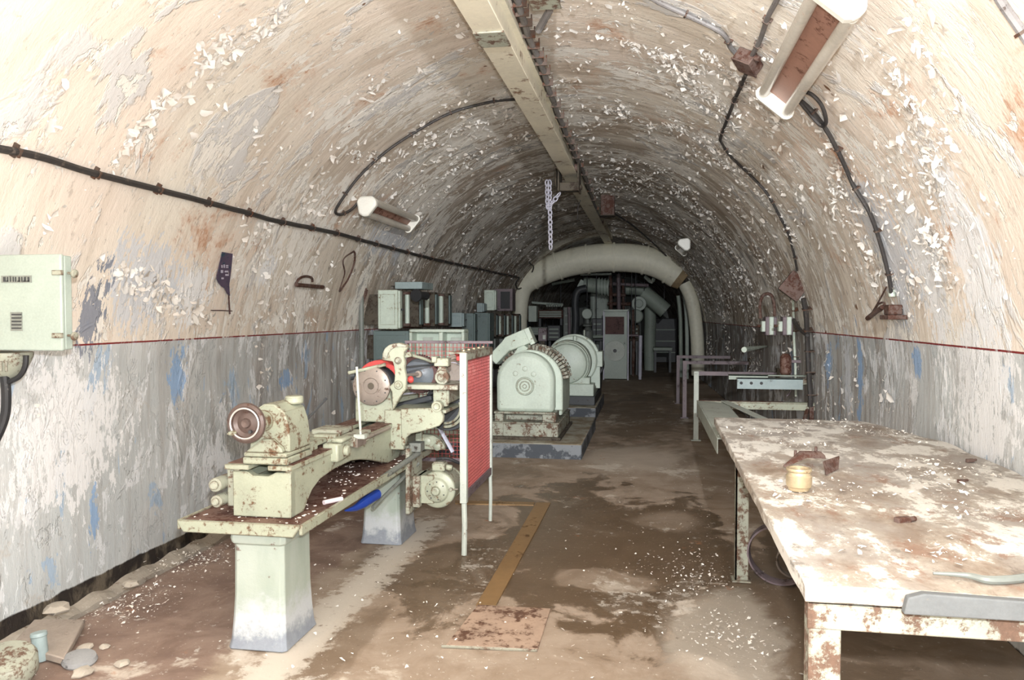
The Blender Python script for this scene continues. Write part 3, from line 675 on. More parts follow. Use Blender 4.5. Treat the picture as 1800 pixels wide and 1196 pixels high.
# control rods running beneath the tray edge
m = MB(); m.tube([AY(640, 862, 4.35), AY(736, 797, 5.1)], .018, 10); m.tube([AY(655, 893, 4.7), AY(735, 815, 5.2)], .013, 10); m.build('control_rod', 'fardark', T)
m = MB(); m.bb(AY(728, 800, 5.1).x-.02, AY(728, 800, 5.1).x+.06, 5.05, 5.15, .68, .74); m.build('rod_bracket', 'fardark', T, .004)

# mesh guard
T = thing('mesh_guard', (-1.2, 5.5, 0), 'red wire mesh guard in pale steel frame standing around the lathe drive', 'guard')
GX = -1.2; gy0, gy1, gz0, gz1 = 5.06, 5.94, .37, 1.345
for y in (gy0, gy1):
    m = MB(); w = .017 if y == gy1 else .023
    m.tube([(GX, y, 0), (GX+.004, y, .2), (GX, y, gz0)], [w*.8, w*.8, w*.8], 8); m.build('leg', 'frame', T)
    m = MB(); m.bb(GX-w, GX+w, y-w, y+w, gz0-.02, gz1); m.build('upright', 'frame', T, .003)
m = MB(); m.bb(GX-.012, GX+.014, gy0, gy1, gz0-.005, gz0+.05); m.build('bottom_rail', 'violet', T, .002)
m = MB(); m.bb(GX-.1, GX+.02, gy0, gy1, gz1-.006, gz1+.006); m.bb(GX+.01, GX+.02, gy0, gy1, gz1-.05, gz1); tr = m.build('top_rail', 'creamrust', T, .002)
m = MB()
for k in range(5): m.cyl((GX-.03, gy0+.12+k*.16, gz1+.004), (GX-.03, gy0+.12+k*.16, gz1+.016), .011, 8)
m.build('rivet', 'brass', T)
m = MB(); d = .0022
ny_ = 30; nz_ = 40
for k in range(1, ny_):
    y = gy0+(gy1-gy0)*k/ny_; m.bb(GX-d, GX+d, y-d, y+d, gz0+.03, gz1)
for k in range(1, nz_):
    z = gz0+.04+(gz1-gz0-.05)*k/nz_; m.bb(GX-.0016, GX+.0016, gy0, gy1, z-.0014, z+.0014)
m.build('side_mesh', 'mesh', T, smooth=False)
bx0, bx1 = -1.86, -1.22
m = MB()
for k in range(22):
    x = bx0+(bx1-bx0)*k/21; m.bb(x-d, x+d, 5.95-d, 5.95+d, .48, gz1+.03)
for k in range(30):
    z = .48+(gz1-.45)*k/29; m.bb(bx0, bx1, 5.945-d, 5.945+d, z-d, z+d)
m.build('rear_mesh', 'mesh', T, smooth=False)
m = MB(); m.bb(bx0-.02, bx1+.04, 5.935, 5.965, gz1+.03, gz1+.05); m.bb(bx0-.02, bx0, 5.935, 5.965, .45, gz1+.03); m.bb(bx0, bx1+.03, 5.935, 5.96, .45, .48); m.build('rear_frame', 'violet', T, .002)

# things on and under the tray
m = MB()
p = AX(622, 885, -1.62)
sx = [(-1.66, 4.35, .52, .02), (-1.62, 4.5, .53, .055), (-1.59, 4.7, .545, .075), (-1.58, 4.9, .56, .07), (-1.58, 4.98, .57, .03)]
m = MB(); pts = [AY(606, 898, 4.35), AY(625, 893, 4.45), AY(645, 880, 4.55), AY(662, 870, 4.65)]
m.tube(smoothpath(pts, 4), [.004+.036*min(1, i/7) for i in range(13)], 12, True, .8); T2 = m.build('blue_scoop', 'blue')
tag(T2, 'bright blue plastic scoop hung below the lathe chip tray', 'scoop')
m = MB(); m.tube([AZ(569, 884, .63), AZ(601, 877, .63)], .012, 10); tag(m.build('card_tube', 'pinkwhite'), 'small pink and white paper tube on the lathe tray', 'tube')

# ------------------------------------------------------------------ wall cabinet at far left
c0 = AY(113, 447, 3.35); c1 = AY(113, 617, 3.35)
T = thing('electrical_cabinet', (-3.05, 3.45, c1.z), 'pale green metal electrical cabinet with two latches at left edge', 'cabinet')
bx, z0, z1 = c1.x, c1.z, c0.z
MB().bb(-3.28, bx, 3.36, 3.41, z0+.005, z1-.005).build('body', 'green', T, .006)
MB().bb(-3.31, -3.1, 3.40, 3.6, z0+.1, z1-.1).build('wall_mount', 'green', T, .006)
dr = MB().bb(-3.30, bx+.002, 3.335, 3.36, z0, z1).build('door', 'green', T, .008)
for pz in (480, 590):
    q = AY(116, pz, 3.36)
    m = MB(); m.bb(q.x-.05, q.x+.005, 3.325, 3.34, q.z-.012, q.z+.012); m.lathe((q.x, 3.37, q.z), (1, 0, -.1), [(.006, 0), (.006, .02), (.022, .035), (.02, .045), (.004, .05)], 16); m.build('latch', 'creamrust', T, .003)
def plate(x0, y0, x1, y1, Y, mat, parent, name, t=.004):
    a = AY(x0, y0, Y); b = AY(x1, y1, Y); return MB().bb(a.x, b.x, Y-t, Y, b.z, a.z).build(name, mat, parent)
lb = plate(3, 485, 56, 497, 3.335, 'label', T, 'name_plate')
m = MB()
for k, (xa, w, s) in enumerate(((6, 4, 0), (13, 1.6, 1), (18, 1.4, 0), (23, 1.4, 0), (27, 1.6, 0), (33, 2.2, 1), (38, 1.6, 0), (43, 2.6, 1), (49, 2.6, 1))):
    a = AY(xa, 487, 3.331); b = AY(xa+w, 495.5, 3.331); m.bb(a.x, b.x, 3.328, 3.331, b.z, a.z)
    if s: c_ = AY(xa-2, 494, 3.331); m.bb(c_.x, b.x, 3.328, 3.331, b.z, b.z+.005)
m.build('lettering', 'dark', lb)
lb = plate(19, 549, 40, 582, 3.335, 'label', T, 'rating_plate')
m = MB()
for k in range(5):
    a = AY(21, 552+6*k, 3.331); b = AY(38, 554.5+6*k, 3.331); m.bb(a.x, b.x, 3.328, 3.331, b.z, a.z)
m.build('lettering', 'dark', lb)
# cable gland and hose below the cabinet
T = thing('cable_gland', AY(18, 618, 3.5), 'crusted cream cable gland with black hoses beneath the pale green cabinet', 'cable gland')
q = AY(14, 619, 3.45)
m = MB(); m.lathe(q, (0, 0, -1), [(.11, 0), (.112, .02), (.095, .06), (.07, .10), (.03, .13)], 24); m.build('dome', 'creamrust', T, .003)
m = MB()
for k in range(6): m.cyl(q+Vector((-.07+.03*k, -.1, -.04)), q+Vector((-.07+.03*k, -.1, -.09)), .006, 6)
m.build('bolt', 'creamrust', T)
m = MB(); m.tube(smoothpath([AY(46, 625, 3.4), AY(44, 645, 3.4), AY(34, 662, 3.4), AY(16, 672, 3.42), AY(8, 676, 3.42)]), .013, 10); m.tube(smoothpath([AY(8, 662, 3.42), AY(11, 690, 3.42), AY(9, 730, 3.42), AY(-6, 770, 3.4), AY(-25, 800, 3.4)]), .022, 10); m.build('hose', 'black', T)

# ------------------------------------------------------------------ cables
def cable(pix, off, r, mat, label, clips=0, name='power_cable', k=6, amp=.006, clipsize=1.0, pts=None, group=None):
    if pts is None: pts = [V(x, y, off) for x, y in pix]
    path = wob(smoothpath(pts, k), amp)
    T = thing(name, path[0], label, 'cable', group)
    MB().tube(path, r, 8).build('sheath', mat, T)
    if clips:
        Ls = [0]
        for i in range(1, len(path)): Ls.append(Ls[-1]+(path[i]-path[i-1]).length)
        for c in range(clips):
            d_ = Ls[-1]*(c+.5)/clips; i = 1
            while Ls[i] < d_: i += 1
            p = path[i-1].lerp(path[i], (d_-Ls[i-1])/max(1e-6, Ls[i]-Ls[i-1])); t = (path[i]-path[i-1]).normalized(); nv = inward(p)
            w = t.cross(nv).normalized(); m = MB(); q = p-nv*off*.5
            rot = Matrix((w, t, nv)).transposed()
            m.box(p+nv*(r*.15), (r*2.3*clipsize, .011*clipsize, r*2.0), rot); m.box(q, (r*3.6*clipsize, .010*clipsize, off*.9), rot)
            m.build('clip', 'clip', T)
    return T
left_pts = [(-60, 248), (0, 262), (60, 274), (156, 302), (235, 322), (311, 342), (400, 365), (489, 389), (590, 410), (667, 431), (740, 450), (800, 464), (860, 477), (912, 488)]
cable(left_pts, .035, .019, 'cable', 'thick black cable clipped along the full length of the left wall', 26)
cable([(912, 488), (906, 500), (912, 508), (922, 500), (930, 488), (938, 470), (930, 462)], .06, .016, 'cable', 'thin black cable looping down at the left foot of the duct', 0, amp=.02)
cable([(905, 175), (860, 180), (790, 200), (730, 232), (680, 265), (632, 310), (605, 345), (590, 371), (600, 377), (617, 369), (629, 357)], .028, .013, 'cable', 'thin black cable arching from the beam to the left strip lamp', 6)
cable([(1090, -40), (1150, 0), (1210, 28), (1268, 58), (1283, 82), (1297, 98)], .03, .015, 'cable2', 'grey cable running from the crown to the rusty junction box', 3)
cable([(1385, -40), (1365, 0), (1349, 30), (1336, 70), (1322, 98)], .03, .015, 'cable2', 'grey cable coming down steeply above the rusty junction box', 3)
cable([(1310, 132), (1296, 165), (1284, 195), (1270, 232), (1266, 245)], .03, .014, 'cable', 'black cable descending from the rusty junction box towards the vault side', 4)
cable([(1266, 245), (1285, 275), (1320, 310), (1352, 345), (1378, 395), (1393, 435), (1402, 475)], .022, .012, 'cable', 'thin dark cable curving down the right vault to the diamond box', 5, amp=.012)
cable([(1396, 168), (1425, 192), (1452, 228), (1475, 270), (1500, 325), (1528, 372), (1548, 430), (1562, 485), (1567, 520)], .03, .014, 'cable', 'black cable sweeping down the right wall to the rusty socket', 5)
cable([(1402, 160), (1425, 165), (1444, 185), (1452, 212), (1446, 222), (1430, 208), (1405, 178)], .05, .012, 'cable', 'black cable loop hanging beside the large strip lamp', 0, amp=0)
cable([(1735, -45), (1758, 0), (1790, 45), (1820, 90)], .03, .016, 'cable2', 'grey cable crossing the top right corner of the vault', 2)
cable([(1070, 370), (1110, 395), (1150, 430), (1180, 460), (1200, 490), (1222, 520)], .03, .016, 'cable', 'dark cable following the right of the vault above the duct', 3)

def jbox(px, py, off, size, mat, name, label, rot=0, cat='box', bolts=True, depth=None):
    p = V(px, py, off); nv = inward(p); t = Vector((0, 1, 0)); w = t.cross(nv)
    rm = Matrix((w, t, nv)).transposed() @ Matrix.Rotation(rot, 3, 'Z')
    T = thing(name, p, label, cat)
    MB().box(p, size, rm).build('body', mat, T, .006)
    MB().box(p+nv*(size[2]/2+.004), (size[0]*1.06, size[1]*1.06, .01), rm).build('lid', mat, T, .003)
    for sx_, sy in ((-1, -1), (1, 1)):
        q = p+rm @ Vector((sx_*size[0]*.58, sy*size[1]*.5, -size[2]*.1)); MB().cyl(q, q+rm @ Vector((sx_*.03, 0, 0)), .016, 10).build('gland', mat, T)
    return T
jbox(1315, 108, .05, (.13, .15, .08), 'rust', 'junction_box', 'rusty brown junction box between three cables near the large lamp', .5)
q = AY(1397, 503, 8.35)
T = thing('junction_box', q, 'dark brown diamond tilted junction box on the right wall', 'box')
rm = Matrix.Rotation(.66, 3, 'Y')
MB().box(q+Vector((0, .06, 0)), (.21, .12, .22), rm).build('body', 'darkrust', T, .006); MB().box(q-Vector((0, .005, 0)), (.225, .012, .235), rm).build('lid', 'rust', T, .003)
MB().box(q+Vector((.14, .07, 0)), (.12, .06, .08)).build('mount', 'darkrust', T)
p0 = AZ(930, 0, 3.45)
bxx = (AY(935, 14, 4.7), AY(985, 13, 4.7))
T = thing('junction_box', (-.62, 4.5, 3.42), 'rusty box on the crown beside the beam at top edge', 'box')
a, b = AY(937, 15, 4.6), AY(985, 13, 4.6)
MB().bb(a.x, b.x, 4.25, 4.6, a.z, a.z+.16).build('body', 'rust', T, .005); MB().bb(a.x-.006, b.x+.006, 4.23, 4.61, a.z-.01, a.z).build('lid', 'creamrust', T, .003)
T = thing('junction_box', (-.62, 12.6, 3.3), 'small brown box on the crown beyond the hoist', 'box')
a, b = AY(1056, 378, 12.7), AY(1080, 348, 12.7)
MB().bb(a.x, b.x, 12.7, 12.95, a.z, b.z+.06).build('body', 'rust', T, .005); MB().bb(a.x-.01, b.x+.01, 12.68, 12.97, a.z-.012, a.z).build('lid', 'darkrust', T, .003)

# ------------------------------------------------------------------ beam, cable bundle, hoist
T = thing('overhead_beam', (-.925, 10, 3.25), 'cream steel beam running along the crown of the vault', 'beam')
zb, xl, xr = 3.25, -1.02, -.84
BY0, BY1 = 1.5, 18.7
def beam_top(y): cx, r = sec(y); return CZ+math.sqrt(max(.1, r*r-(cx+.93)**2))
m = MB(); m.bb(xl, xr, BY0, BY1, zb, zb+.018); m.build('bottom_flange', 'beam', T, .003)
m = MB(); m.prism([(BY0, zb+.018), (BY1, zb+.018), (BY1, 3.36), (BY0, 3.60)], (-.905, 0, 0), (0, 1, 0), (0, 0, 1), (.03, 0, 0)); m.build('web', 'beam', T)
m = MB(); m.prism([(BY0, 3.46), (BY1, 3.36), (BY1, 3.40), (BY0, 3.50)], (xl, 0, 0), (0, 1, 0), (0, 0, 1), (xr-xl, 0, 0)); m.build('top_flange', 'beam', T)
for y in (5.2, 9.6, 14.):
    m = MB(); m.bb(-1.0, -.86, y, y+.06, 3.45, beam_top(y)+.02); m.build('hanger', 'rustr', T, .003)
m = MB(); m.bb(xl-.003, xr+.003, 4.55, 4.80, zb-.012, zb); m.build('splice_plate', 'creamrust', T, .003)
bundle = [(896, -30), (910, 0), (922, 40), (940, 88), (953, 120), (968, 165), (985, 210), (1000, 245), (1012, 275), (1028, 310), (1040, 345), (1052, 380), (1060, 400)]
pts = [AZ(x, y, 3.50-.014*i) for i, (x, y) in enumerate(bundle)]
TB = thing('cable_bundle', pts[0], 'grey cable bundle strapped along the right side of the beam', 'cable')
path = wob(smoothpath(pts, 7), .012)
MB().tube(path, .022, 9).build('sheath', 'cable2', TB); MB().tube([p+Vector((-.03, 0, .012)) for p in path], .012, 7).build('sheath', 'cable', TB)
acc = 0
for i in range(8, len(path)-2, 3):
    p = path[i]; m = MB(); m.box(p+Vector((.008, 0, 0)), (.085, .012, .05)); m.cyl(p+Vector((.045, 0, -.02)), p+Vector((.045, 0, .05)), .005, 6); m.build('strap', 'clip', TB)
m = MB(); q0 = AZ(945, 50, 3.46); m.tube(smoothpath([AZ(946, 54, 3.43), AZ(955, 38, 3.46), AZ(966, 18, 3.5)]), [.024]*13, 9); m.build('branch_cable', 'cable2', TB)
# hoist trolley
hy = 9.35
T = thing('hoist_trolley', (-.93, hy, 3.0), 'rusty chain hoist trolley hanging on the overhead beam', 'hoist')
for x in (xl-.035, xr+.015):
    m = MB(); m.bb(x, x+.02, hy-.16, hy+.16, 3.04, 3.42); m.build('side_plate', 'darkrust', T, .006)
    for dy in (-.1, .1):
        m = MB(); xx = x+.02 if x < -.9 else x; s_ = 1 if x < -.9 else -1; m.cyl((xx, hy+dy, 3.315), (xx+.035*s_, hy+dy, 3.315), .045); m.build('wheel', 'rust', T)
m = MB(); m.bb(xl-.02, xr+.03, hy-.09, hy+.07, 3.05, 3.15); m.cyl((xl-.06, hy, 3.1), (xr+.06, hy, 3.1), .03, 14); m.build('cross_block', 'darkrust', T, .008)
m = MB(); m.lathe((xl-.07, hy-.05, 3.2), (1, 0, 0), [(.11, 0), (.12, .01), (.11, .02), (.04, .02)], 28); m.build('chain_wheel', 'darkrust', T)
def links(path, name, parent, ls=.042, r=.0042, mat='cable2'):
    m = MB(); Ls = 0; i = 0; acc = 0.; k = 0
    tot = sum((path[j+1]-path[j]).length for j in range(len(path)-1)); nl = int(tot/(ls*.72))
    def at(d):
        for j in range(len(path)-1):
            l = (path[j+1]-path[j]).length
            if d <= l: return path[j].lerp(path[j+1], d/l), (path[j+1]-path[j]).normalized()
            d -= l
        return path[-1], (path[-1]-path[-2]).normalized()
    for k in range(nl):
        p, t = at(tot*(k+.5)/nl); s = t.orthogonal().normalized()
        if k % 2: s = t.cross(s)
        ring = []
        for j in range(12):
            a = 2*PI*j/12; ring.append(p+t*math.cos(a)*ls/2+s*math.sin(a)*ls*.33)
        ring.append(ring[0]); m.tube(ring, r, 5, False)
    return m.build(name, mat, parent)
cx_ = AY(966, 330, hy-.1).x
top = Vector((cx_, hy-.1, 3.17)); bot = AY(968, 438, hy-.1)
ch = links([top, bot], 'chain', T, .075, .0085, 'pipelav')
links([Vector((cx_-.03, hy-.1, 3.17)), Vector((cx_-.02, hy-.12, 2.85)), Vector((cx_+.05, hy-.1, 2.93)), Vector((cx_+.12, hy-.1, 3.02))], 'chain', T, .075, .0085, 'pipelav')
m = MB(); m.tube(smoothpath([AY(1020, 352, 10.6), AY(1016, 366, 10.6), AY(1015, 386, 10.6)]), .008, 6); tag(m.build('hanging_wire', 'cable'), 'short black wire dangling from the beam behind the hoist', 'wire')

# ------------------------------------------------------------------ strip lamps
def strip_lamp(name, a, b, nv, half, r, label, capr=.055):
    """a = near end, b = far end centre; nv = outward from the wall"""
    T = thing(name, (a+b)/2, label, 'lamp', 'fluorescent strip lamps on the vault')
    t = (b-a).normalized(); w = t.cross(nv).normalized()
    for s in (-1, 1):
        c0 = a+w*half*s; c1 = b+w*half*s
        MB().tube([c0+nv*.02, c1+nv*.02], r, 18).build('tube', 'tube', T)
    m = MB(); m.prism([(-half*.75, .0), (half*.75, .0), (half*.5, -.05), (-half*.5, -.05)], a-nv*.01, w, nv, b-a); m.build('reflector', 'reflector', T, .003)
    for e, d in ((a, -1), (b, 1)):
        poly = []
        for c, ang0 in ((w*half, -90), (-w*half, 90)):
            for k in range(9):
                an = R(ang0+k*22.5); poly.append((c.dot(w)+math.cos(an)*(r+.014), math.sin(an)*(r+.014)+.02))
        if d == -1:
            poly = [( -half-r*.9, r+.01), (-half*.9, r+.04), (half*.9, r+.04), (half+r*.9, r+.01), (half+r*1.1, -.01), (.03, -half-r), (-.03, -half-r), (-half-r*1.1, -.01)]
            m = MB(); m.prism(poly, e, w, nv, t*(-.075)); m.build('end_cap', 'cap', T, .018)
        else:
            m = MB(); m.prism(poly, e-t*.01, w, nv, t*.028); m.prism([(q[0]*.85, (q[1]-.02)*.8+.02) for q in poly], e+t*.018, w, nv, t*.02); m.build('end_plate', 'cap', T, .005)
    m = MB()
    for e in (a, b):
        q = e+t*(.12 if e is a else -.12); m.tube([q-nv*.04, q-nv*.22], .012, 8)
    m.build('mounting_stud', 'clip', T)
    return T
# big one top right
pl_ = V(1366, 176, .16); nv = inward(pl_)
far = pl_; near = Vector((far.x, far.y-1.55, far.z))
strip_lamp('strip_lamp', near, far, nv, .09, .031, 'large twin tube strip lamp with rust red reflector at top right')
pm = V(648, 363, .12); nv = inward(pm); far = AX(722, 392, pm.x); 
far = Vector((pm.x, far.y, pm.z)); strip_lamp('strip_lamp', pm, far, nv, .07, .035, 'grey twin tube strip lamp on the left side of the vault')
pm = V(1203, 430, .12); nv = inward(pm); strip_lamp('strip_lamp', pm, pm+Vector((0, 1.1, 0)), nv, .08, .04, 'small distant strip lamp on the right side above the duct')

# ------------------------------------------------------------------ things on the left wall
# torn purple sign with a trailing stem
out = [(390, 443), (408, 446), (406, 470), (402, 500), (403, 520), (399, 517), (394, 507), (388, 503), (383, 497), (380, 490), (384, 470)]
pp = [V(x, y, .02) for x, y in out]
T = thing('torn_sign', pp[0], 'torn purple enamel sign with faded lettering on the left wall', 'sign')
def patch(pts, t, mat, name, parent):
    m = MB(); c = sum(pts, Vector())/len(pts); k = len(pts); nv = inward(c)
    vs = list(pts)+[p+nv*t for p in pts]
    m.add(vs, [list(range(k))[::-1], [k+i for i in range(k)]]+[[i, (i+1) % k, k+(i+1) % k, k+i] for i in range(k)])
    return m.build(name, mat, parent, smooth=False)
sg = patch(pp, .006, 'signp', 'sign_plate', T)
for (x0, y0, x1, y1) in ((389, 466, 391, 471), (393, 465, 395, 471), (397, 466, 401, 468), (397, 469, 401, 471), (388, 475, 392, 480), (395, 476, 401, 479), (396, 482, 402, 485), (389, 488, 393, 491)):
    patch([V(x0, y0, .028), V(x1, y0, .028), V(x1, y1, .028), V(x0, y1, .028)], .002, 'signl', 'lettering', sg)
m = MB(); m.tube([V(402, 515, .02), V(403, 540, .015), V(404, 552, .01)], .006, 6); m.tube([V(371, 546, .012), V(390, 546, .012), V(408, 547, .012)], .004, 6); m.build('stem', 'maroon', T)
T = thing('wall_hook', V(545, 495, .0), 'rusty iron ledge with looped hook on the left wall', 'hook')
a, b = V(521, 501, .05), V(568, 505, .05)
m = MB(); m.tube([a, b], .02, 6); m.tube([V(521, 501, .0), a], .015, 6); m.tube([V(568, 505, .0), b], .012, 6); m.build('ledge', 'rust', T)
m = MB(); m.tube(smoothpath([V(520, 500, .03), V(526, 490, .03), V(538, 486, .03), V(548, 489, .03), V(549, 495, .03)]), .012, 7); m.build('hook', 'rust', T)
for pts, lb in (([(622, 442), (607, 452), (603, 462), (606, 480), (600, 500), (597, 512), (612, 490), (622, 465), (624, 448), (622, 442)], 'tall rust stained loop of iron strap on the left wall'), ([(644, 507), (640, 520), (638, 535), (643, 520), (646, 510)], 'short rusty iron strap next to the switchgear')):
    m = MB(); m.tube(smoothpath([V(x, y, .012) for x, y in pts]), .011, 6, flat=.6); tag(m.build('iron_strap', 'rust'), lb, 'strap')

# ------------------------------------------------------------------ switchgear on the left wall
def wallx(y, z): cx, r = sec(y); return cx-r if z < CZ else cx-math.sqrt(max(0, r*r-(z-CZ)**2))
def cabinet(px0, py0, px1, py1, Y, depth, body, label, name='switch_box', door=True, lidmat=None, handle=True, xw=None, cat='switch box', group='switchgear along the left wall'):
    a = AY(px0, py0, Y); b = AY(px1, py1, Y)
    xb = xw if xw is not None else a.x
    T = thing(name, ((xb+b.x)/2, Y+depth/2, b.z), label, cat, group)
    xb2 = min(xb, a.x)
    MB().bb(xb2, b.x, Y, Y+depth, b.z, a.z).build('body', body, T, .006)
    MB().bb(wallx(Y, b.z)-.02, xb2+.03, Y+depth*.3, Y+depth*.6, b.z+.05, a.z-.05).build('mount', 'darkrust', T)
    if door:
        MB().bb(b.x, b.x+.03, Y+.01, Y+depth-.01, b.z+.01, a.z-.01).build('door', lidmat or body, T, .006)
        MB().bb(a.x+.03, b.x-.03, Y-.008, Y, b.z+.05, a.z-.05).build('side_panel', lidmat or body, T, .004)
    if handle: MB().cyl((b.x+.03, Y+depth*.4, (a.z+b.z)/2), (b.x+.06, Y+depth*.4, (a.z+b.z)/2), .012, 10).build('handle', 'dark', T)
    return T
cabinet(664, 510, 699, 579, 8.75, .1, 'gen', 'tall pale rusty switch box, nearest of the row on the left wall', 'switch_box')
def fusebox(px0, px1, py0, py1, Y, depth, label, lid='gen', body='darkrust', sw=8):
    a = AY(px0, py0, Y); b = AY(px1, py1, Y)
    T = thing('fuse_box', ((a.x+b.x)/2, Y+depth/2, b.z), label, 'fuse box', 'fuse boxes along the left wall')
    s0 = AY(px0+(px1-px0)*.28, py0, Y-.06); s1 = AY(px0+(px1-px0)*.28+sw, py0, Y-.06)
    MB().bb(min(a.x, wallx(Y, b.z)+.03), b.x, Y, Y+depth, b.z, a.z).build('body', body, T, .006)
    m = MB(); m.tube([((s0.x+s1.x)/2, Y-.02, b.z+.04), ((s0.x+s1.x)/2, Y-.02, a.z-.04)], (s1.x-s0.x)/2, 14); m.build('fuse_tube', lid, T)
    m = MB(); m.bb(s0.x-.015, s1.x+.015, Y-.05, Y, a.z-.045, a.z-.01); m.bb(s0.x-.015, s1.x+.015, Y-.05, Y, b.z+.01, b.z+.045); m.build('tube_clamp', 'rust', T, .004)
    MB().bb(b.x, b.x+.02, Y+.02, Y+depth-.02, b.z+.03, a.z-.03).build('door', 'dgreyb', T, .004)
    MB().bb(min(a.x, wallx(Y, b.z)-.02), a.x, Y+.05, Y+.12, b.z+.1, a.z-.1).build('mount', 'darkrust', T)
    return T
fusebox(700, 736, 512, 575, 9.5, .16, 'largest dark fuse box, beside the tall pale switch box')
fusebox(738, 764, 514, 574, 10.4, .16, 'middle brown fuse box of the near group of three')
fusebox(763, 788, 516, 573, 11.3, .16, 'farthest brown fuse box of the near group of three')
cabinet(694, 496, 742, 508, 9.3, .5, 'greyb', 'low flat grey box lying on top of the fuse boxes', 'cable_box', door=False, handle=False)
q = AY(735, 520, 9.2); m = MB(); m.lathe(q+Vector((0, -.1, 0)), (.25, 1, 0), [(.06, 0), (.075, .0), (.08, .02), (.06, .05), (.045, .12), (.05, .25)], 24)
tag(m.build('alarm_horn', 'black'), 'black round alarm horn in front of the fuse boxes', 'horn')
# open two-bay panel
Y = 8.9; a = AY(719, 579, Y); b = AY(816, 625, Y); mid = AY(771, 600, Y).x
T = thing('open_distribution_panel', ((a.x+b.x)/2, Y, 0), 'open cream distribution panel with two bays behind the lathe', 'panel')
m = MB(); t = .035
m.bb(a.x, b.x, Y, Y+.22, a.z-t, a.z); m.bb(a.x, a.x+t, Y, Y+.22, .0, a.z-t); m.bb(b.x-t, b.x, Y, Y+.22, .0, a.z-t); m.bb(mid, mid+t*1.4, Y, Y+.22, 1.0, a.z-t); m.bb(a.x+t, b.x-t, Y, Y+.22, .95, 1.0)
m.build('frame', 'gen', T, .008); MB().bb(a.x, b.x, Y+.2, Y+.22, .0, a.z-.01).build('back_plate', 'gen', T)
MB().box(((mid-.16), Y+.1, 1.2), (.12, .012, .26), Matrix.Rotation(.6, 3, 'Z')).build('inner_flap', 'frame', T)
MB().bb(mid+.1, b.x-.06, Y+.17, Y+.2, 1.02, a.z-.1).build('inner_plate', 'frame', T, .004)
cabinet(656, 582, 718, 640, 8.9, .25, 'dgreyb', 'grimy grey panel low behind the lathe headstock', 'switch_box', handle=False)
cabinet(788, 550, 812, 575, 12.2, .2, 'greyb', 'blue grey square box right of the brown fuse boxes', 'switch_box')
cabinet(812, 551, 832, 613, 12.9, .2, 'dgreyb', 'dark grey tall switch box, nearer of the adjoining pair', 'switch_box')
cabinet(834, 550, 858, 612, 13.6, .4, 'dgreyb', 'dark grey tall switch box, farther of the adjoining pair', 'switch_box')
cabinet(838, 533, 848, 549, 14.3, .3, 'greyb', 'tiny pale grey box above the dark grey pair', 'switch_box', handle=False)
cabinet(851, 510, 869, 546, 14.6, .15, 'gen', 'white box beside the black glazed case high up', 'switch_box', handle=False)
T = cabinet(869, 508, 901, 547, 15.3, .35, 'violet', 'grey case with black glass window high on the wall', 'meter_case', handle=False, door=False)
a = AY(880, 513, 15.28); b = AY(896, 543, 15.28); MB().bb(a.x, b.x, 15.27, 15.3, b.z, a.z).build('window', 'black', T)
for k in range(4):
    fusebox(859+13.5*k, 872+13.5*k, 552, 592, 14.8+.75*k, .2, ['first small fuse box of the far row of four', 'second small fuse box of the far row of four', 'third small fuse box of the far row of four', 'last small fuse box of the far row beside the duct'][k], 'gen', 'darkrust', 4.2)
    T = cabinet(859+13.5*k, 596, 871+13.5*k, 640, 14.9+.75*k, .4, 'fardark', 'dark pipe cover under the %s small fuse box of the far row' % ['first', 'second', 'third', 'last'][k], 'cable_cover', handle=False, door=False, group='cable covers under the far fuse boxes')
m = MB(); m.tube([(-3.24, 8.6, .1), (-3.24, 8.6, 2.1)], .03, 8); tag(m.build('conduit', 'fardark'), 'grey vertical conduit left of the tall pale switch box', 'pipe')

# ------------------------------------------------------------------ generator sets
def plinth(x0, x1, y0, y1, h, label):
    m = MB(); m.bb(x0, x1, y0, y1, -.02, h); tag(m.build('machine_plinth', 'plinth', None, .015), label, 'plinth')
plinth(-2.35, -.72, 8.65, 11.0, .165, 'low concrete plinth with dark painted edge beneath the near generator')
plinth(-1.75, -.78, 11.9, 14.2, .19, 'low dark edged plinth beneath the far generator')
T = thing('generator', (-1.4, 9.9, .165), 'pale green generator with arched end shield and ringed boss, the nearer one', 'generator')
Yg = 8.92; gx = -1.395
def arch(w, zb_, zc, n=20, x=0., ex=1.0):
    pts = [(x-w, zb_), (x+w, zb_)]
    for k in range(n+1):
        a = PI*k/n; pts.append((x+w*math.cos(a), zc+w*ex*math.sin(a)))
    return pts
m = MB(); m.prism(arch(.335, .475, .83, 24, 0, 1.0), (gx, Yg, 0), (1, 0, 0), (0, 0, 1), (0, .25, 0)); es = m.build('end_shield', 'gen', T, .045)
m = MB(); m.lathe((gx, Yg-.012, .775), (0, 1, 0), [(.0, -.012), (.02, -.012), (.024, -.004), (.05, -.002), (.055, -.008), (.062, -.002), (.085, -.002), (.09, -.008), (.1, -.004), (.108, .012)], 40); m.build('bearing_boss', 'gen', es)
for dx, dz in ((0, .2), (-.11, .145), (.10, .14)):
    m = MB(); m.lathe((gx+dx, Yg-.008, .775+dz), (0, 1, 0), [(.0, 0), (.024, .0), (.03, .003), (.03, .01)], 18); m.build('sight_plug', 'gen', es)
m = MB()
prof = [(-.40, .165+.31), (-.38, .165+.31)]
m.prism(arch(.385, .48, .80, 26), (gx+.03, Yg+.2, 0), (1, 0, 0), (0, 0, 1), (0, .07, 0))
m.prism(arch(.375, .48, .80, 26), (gx+.03, Yg+.29, 0), (1, 0, 0), (0, 0, 1), (0, .05, 0))
m.prism(arch(.365, .48, .80, 26), (gx+.03, Yg+.24, 0), (1, 0, 0), (0, 0, 1), (0, 1.0, 0)); fr = m.build('frame', 'gen', T, .012)
m = MB()    # corroded winding studs over the back of the barrel
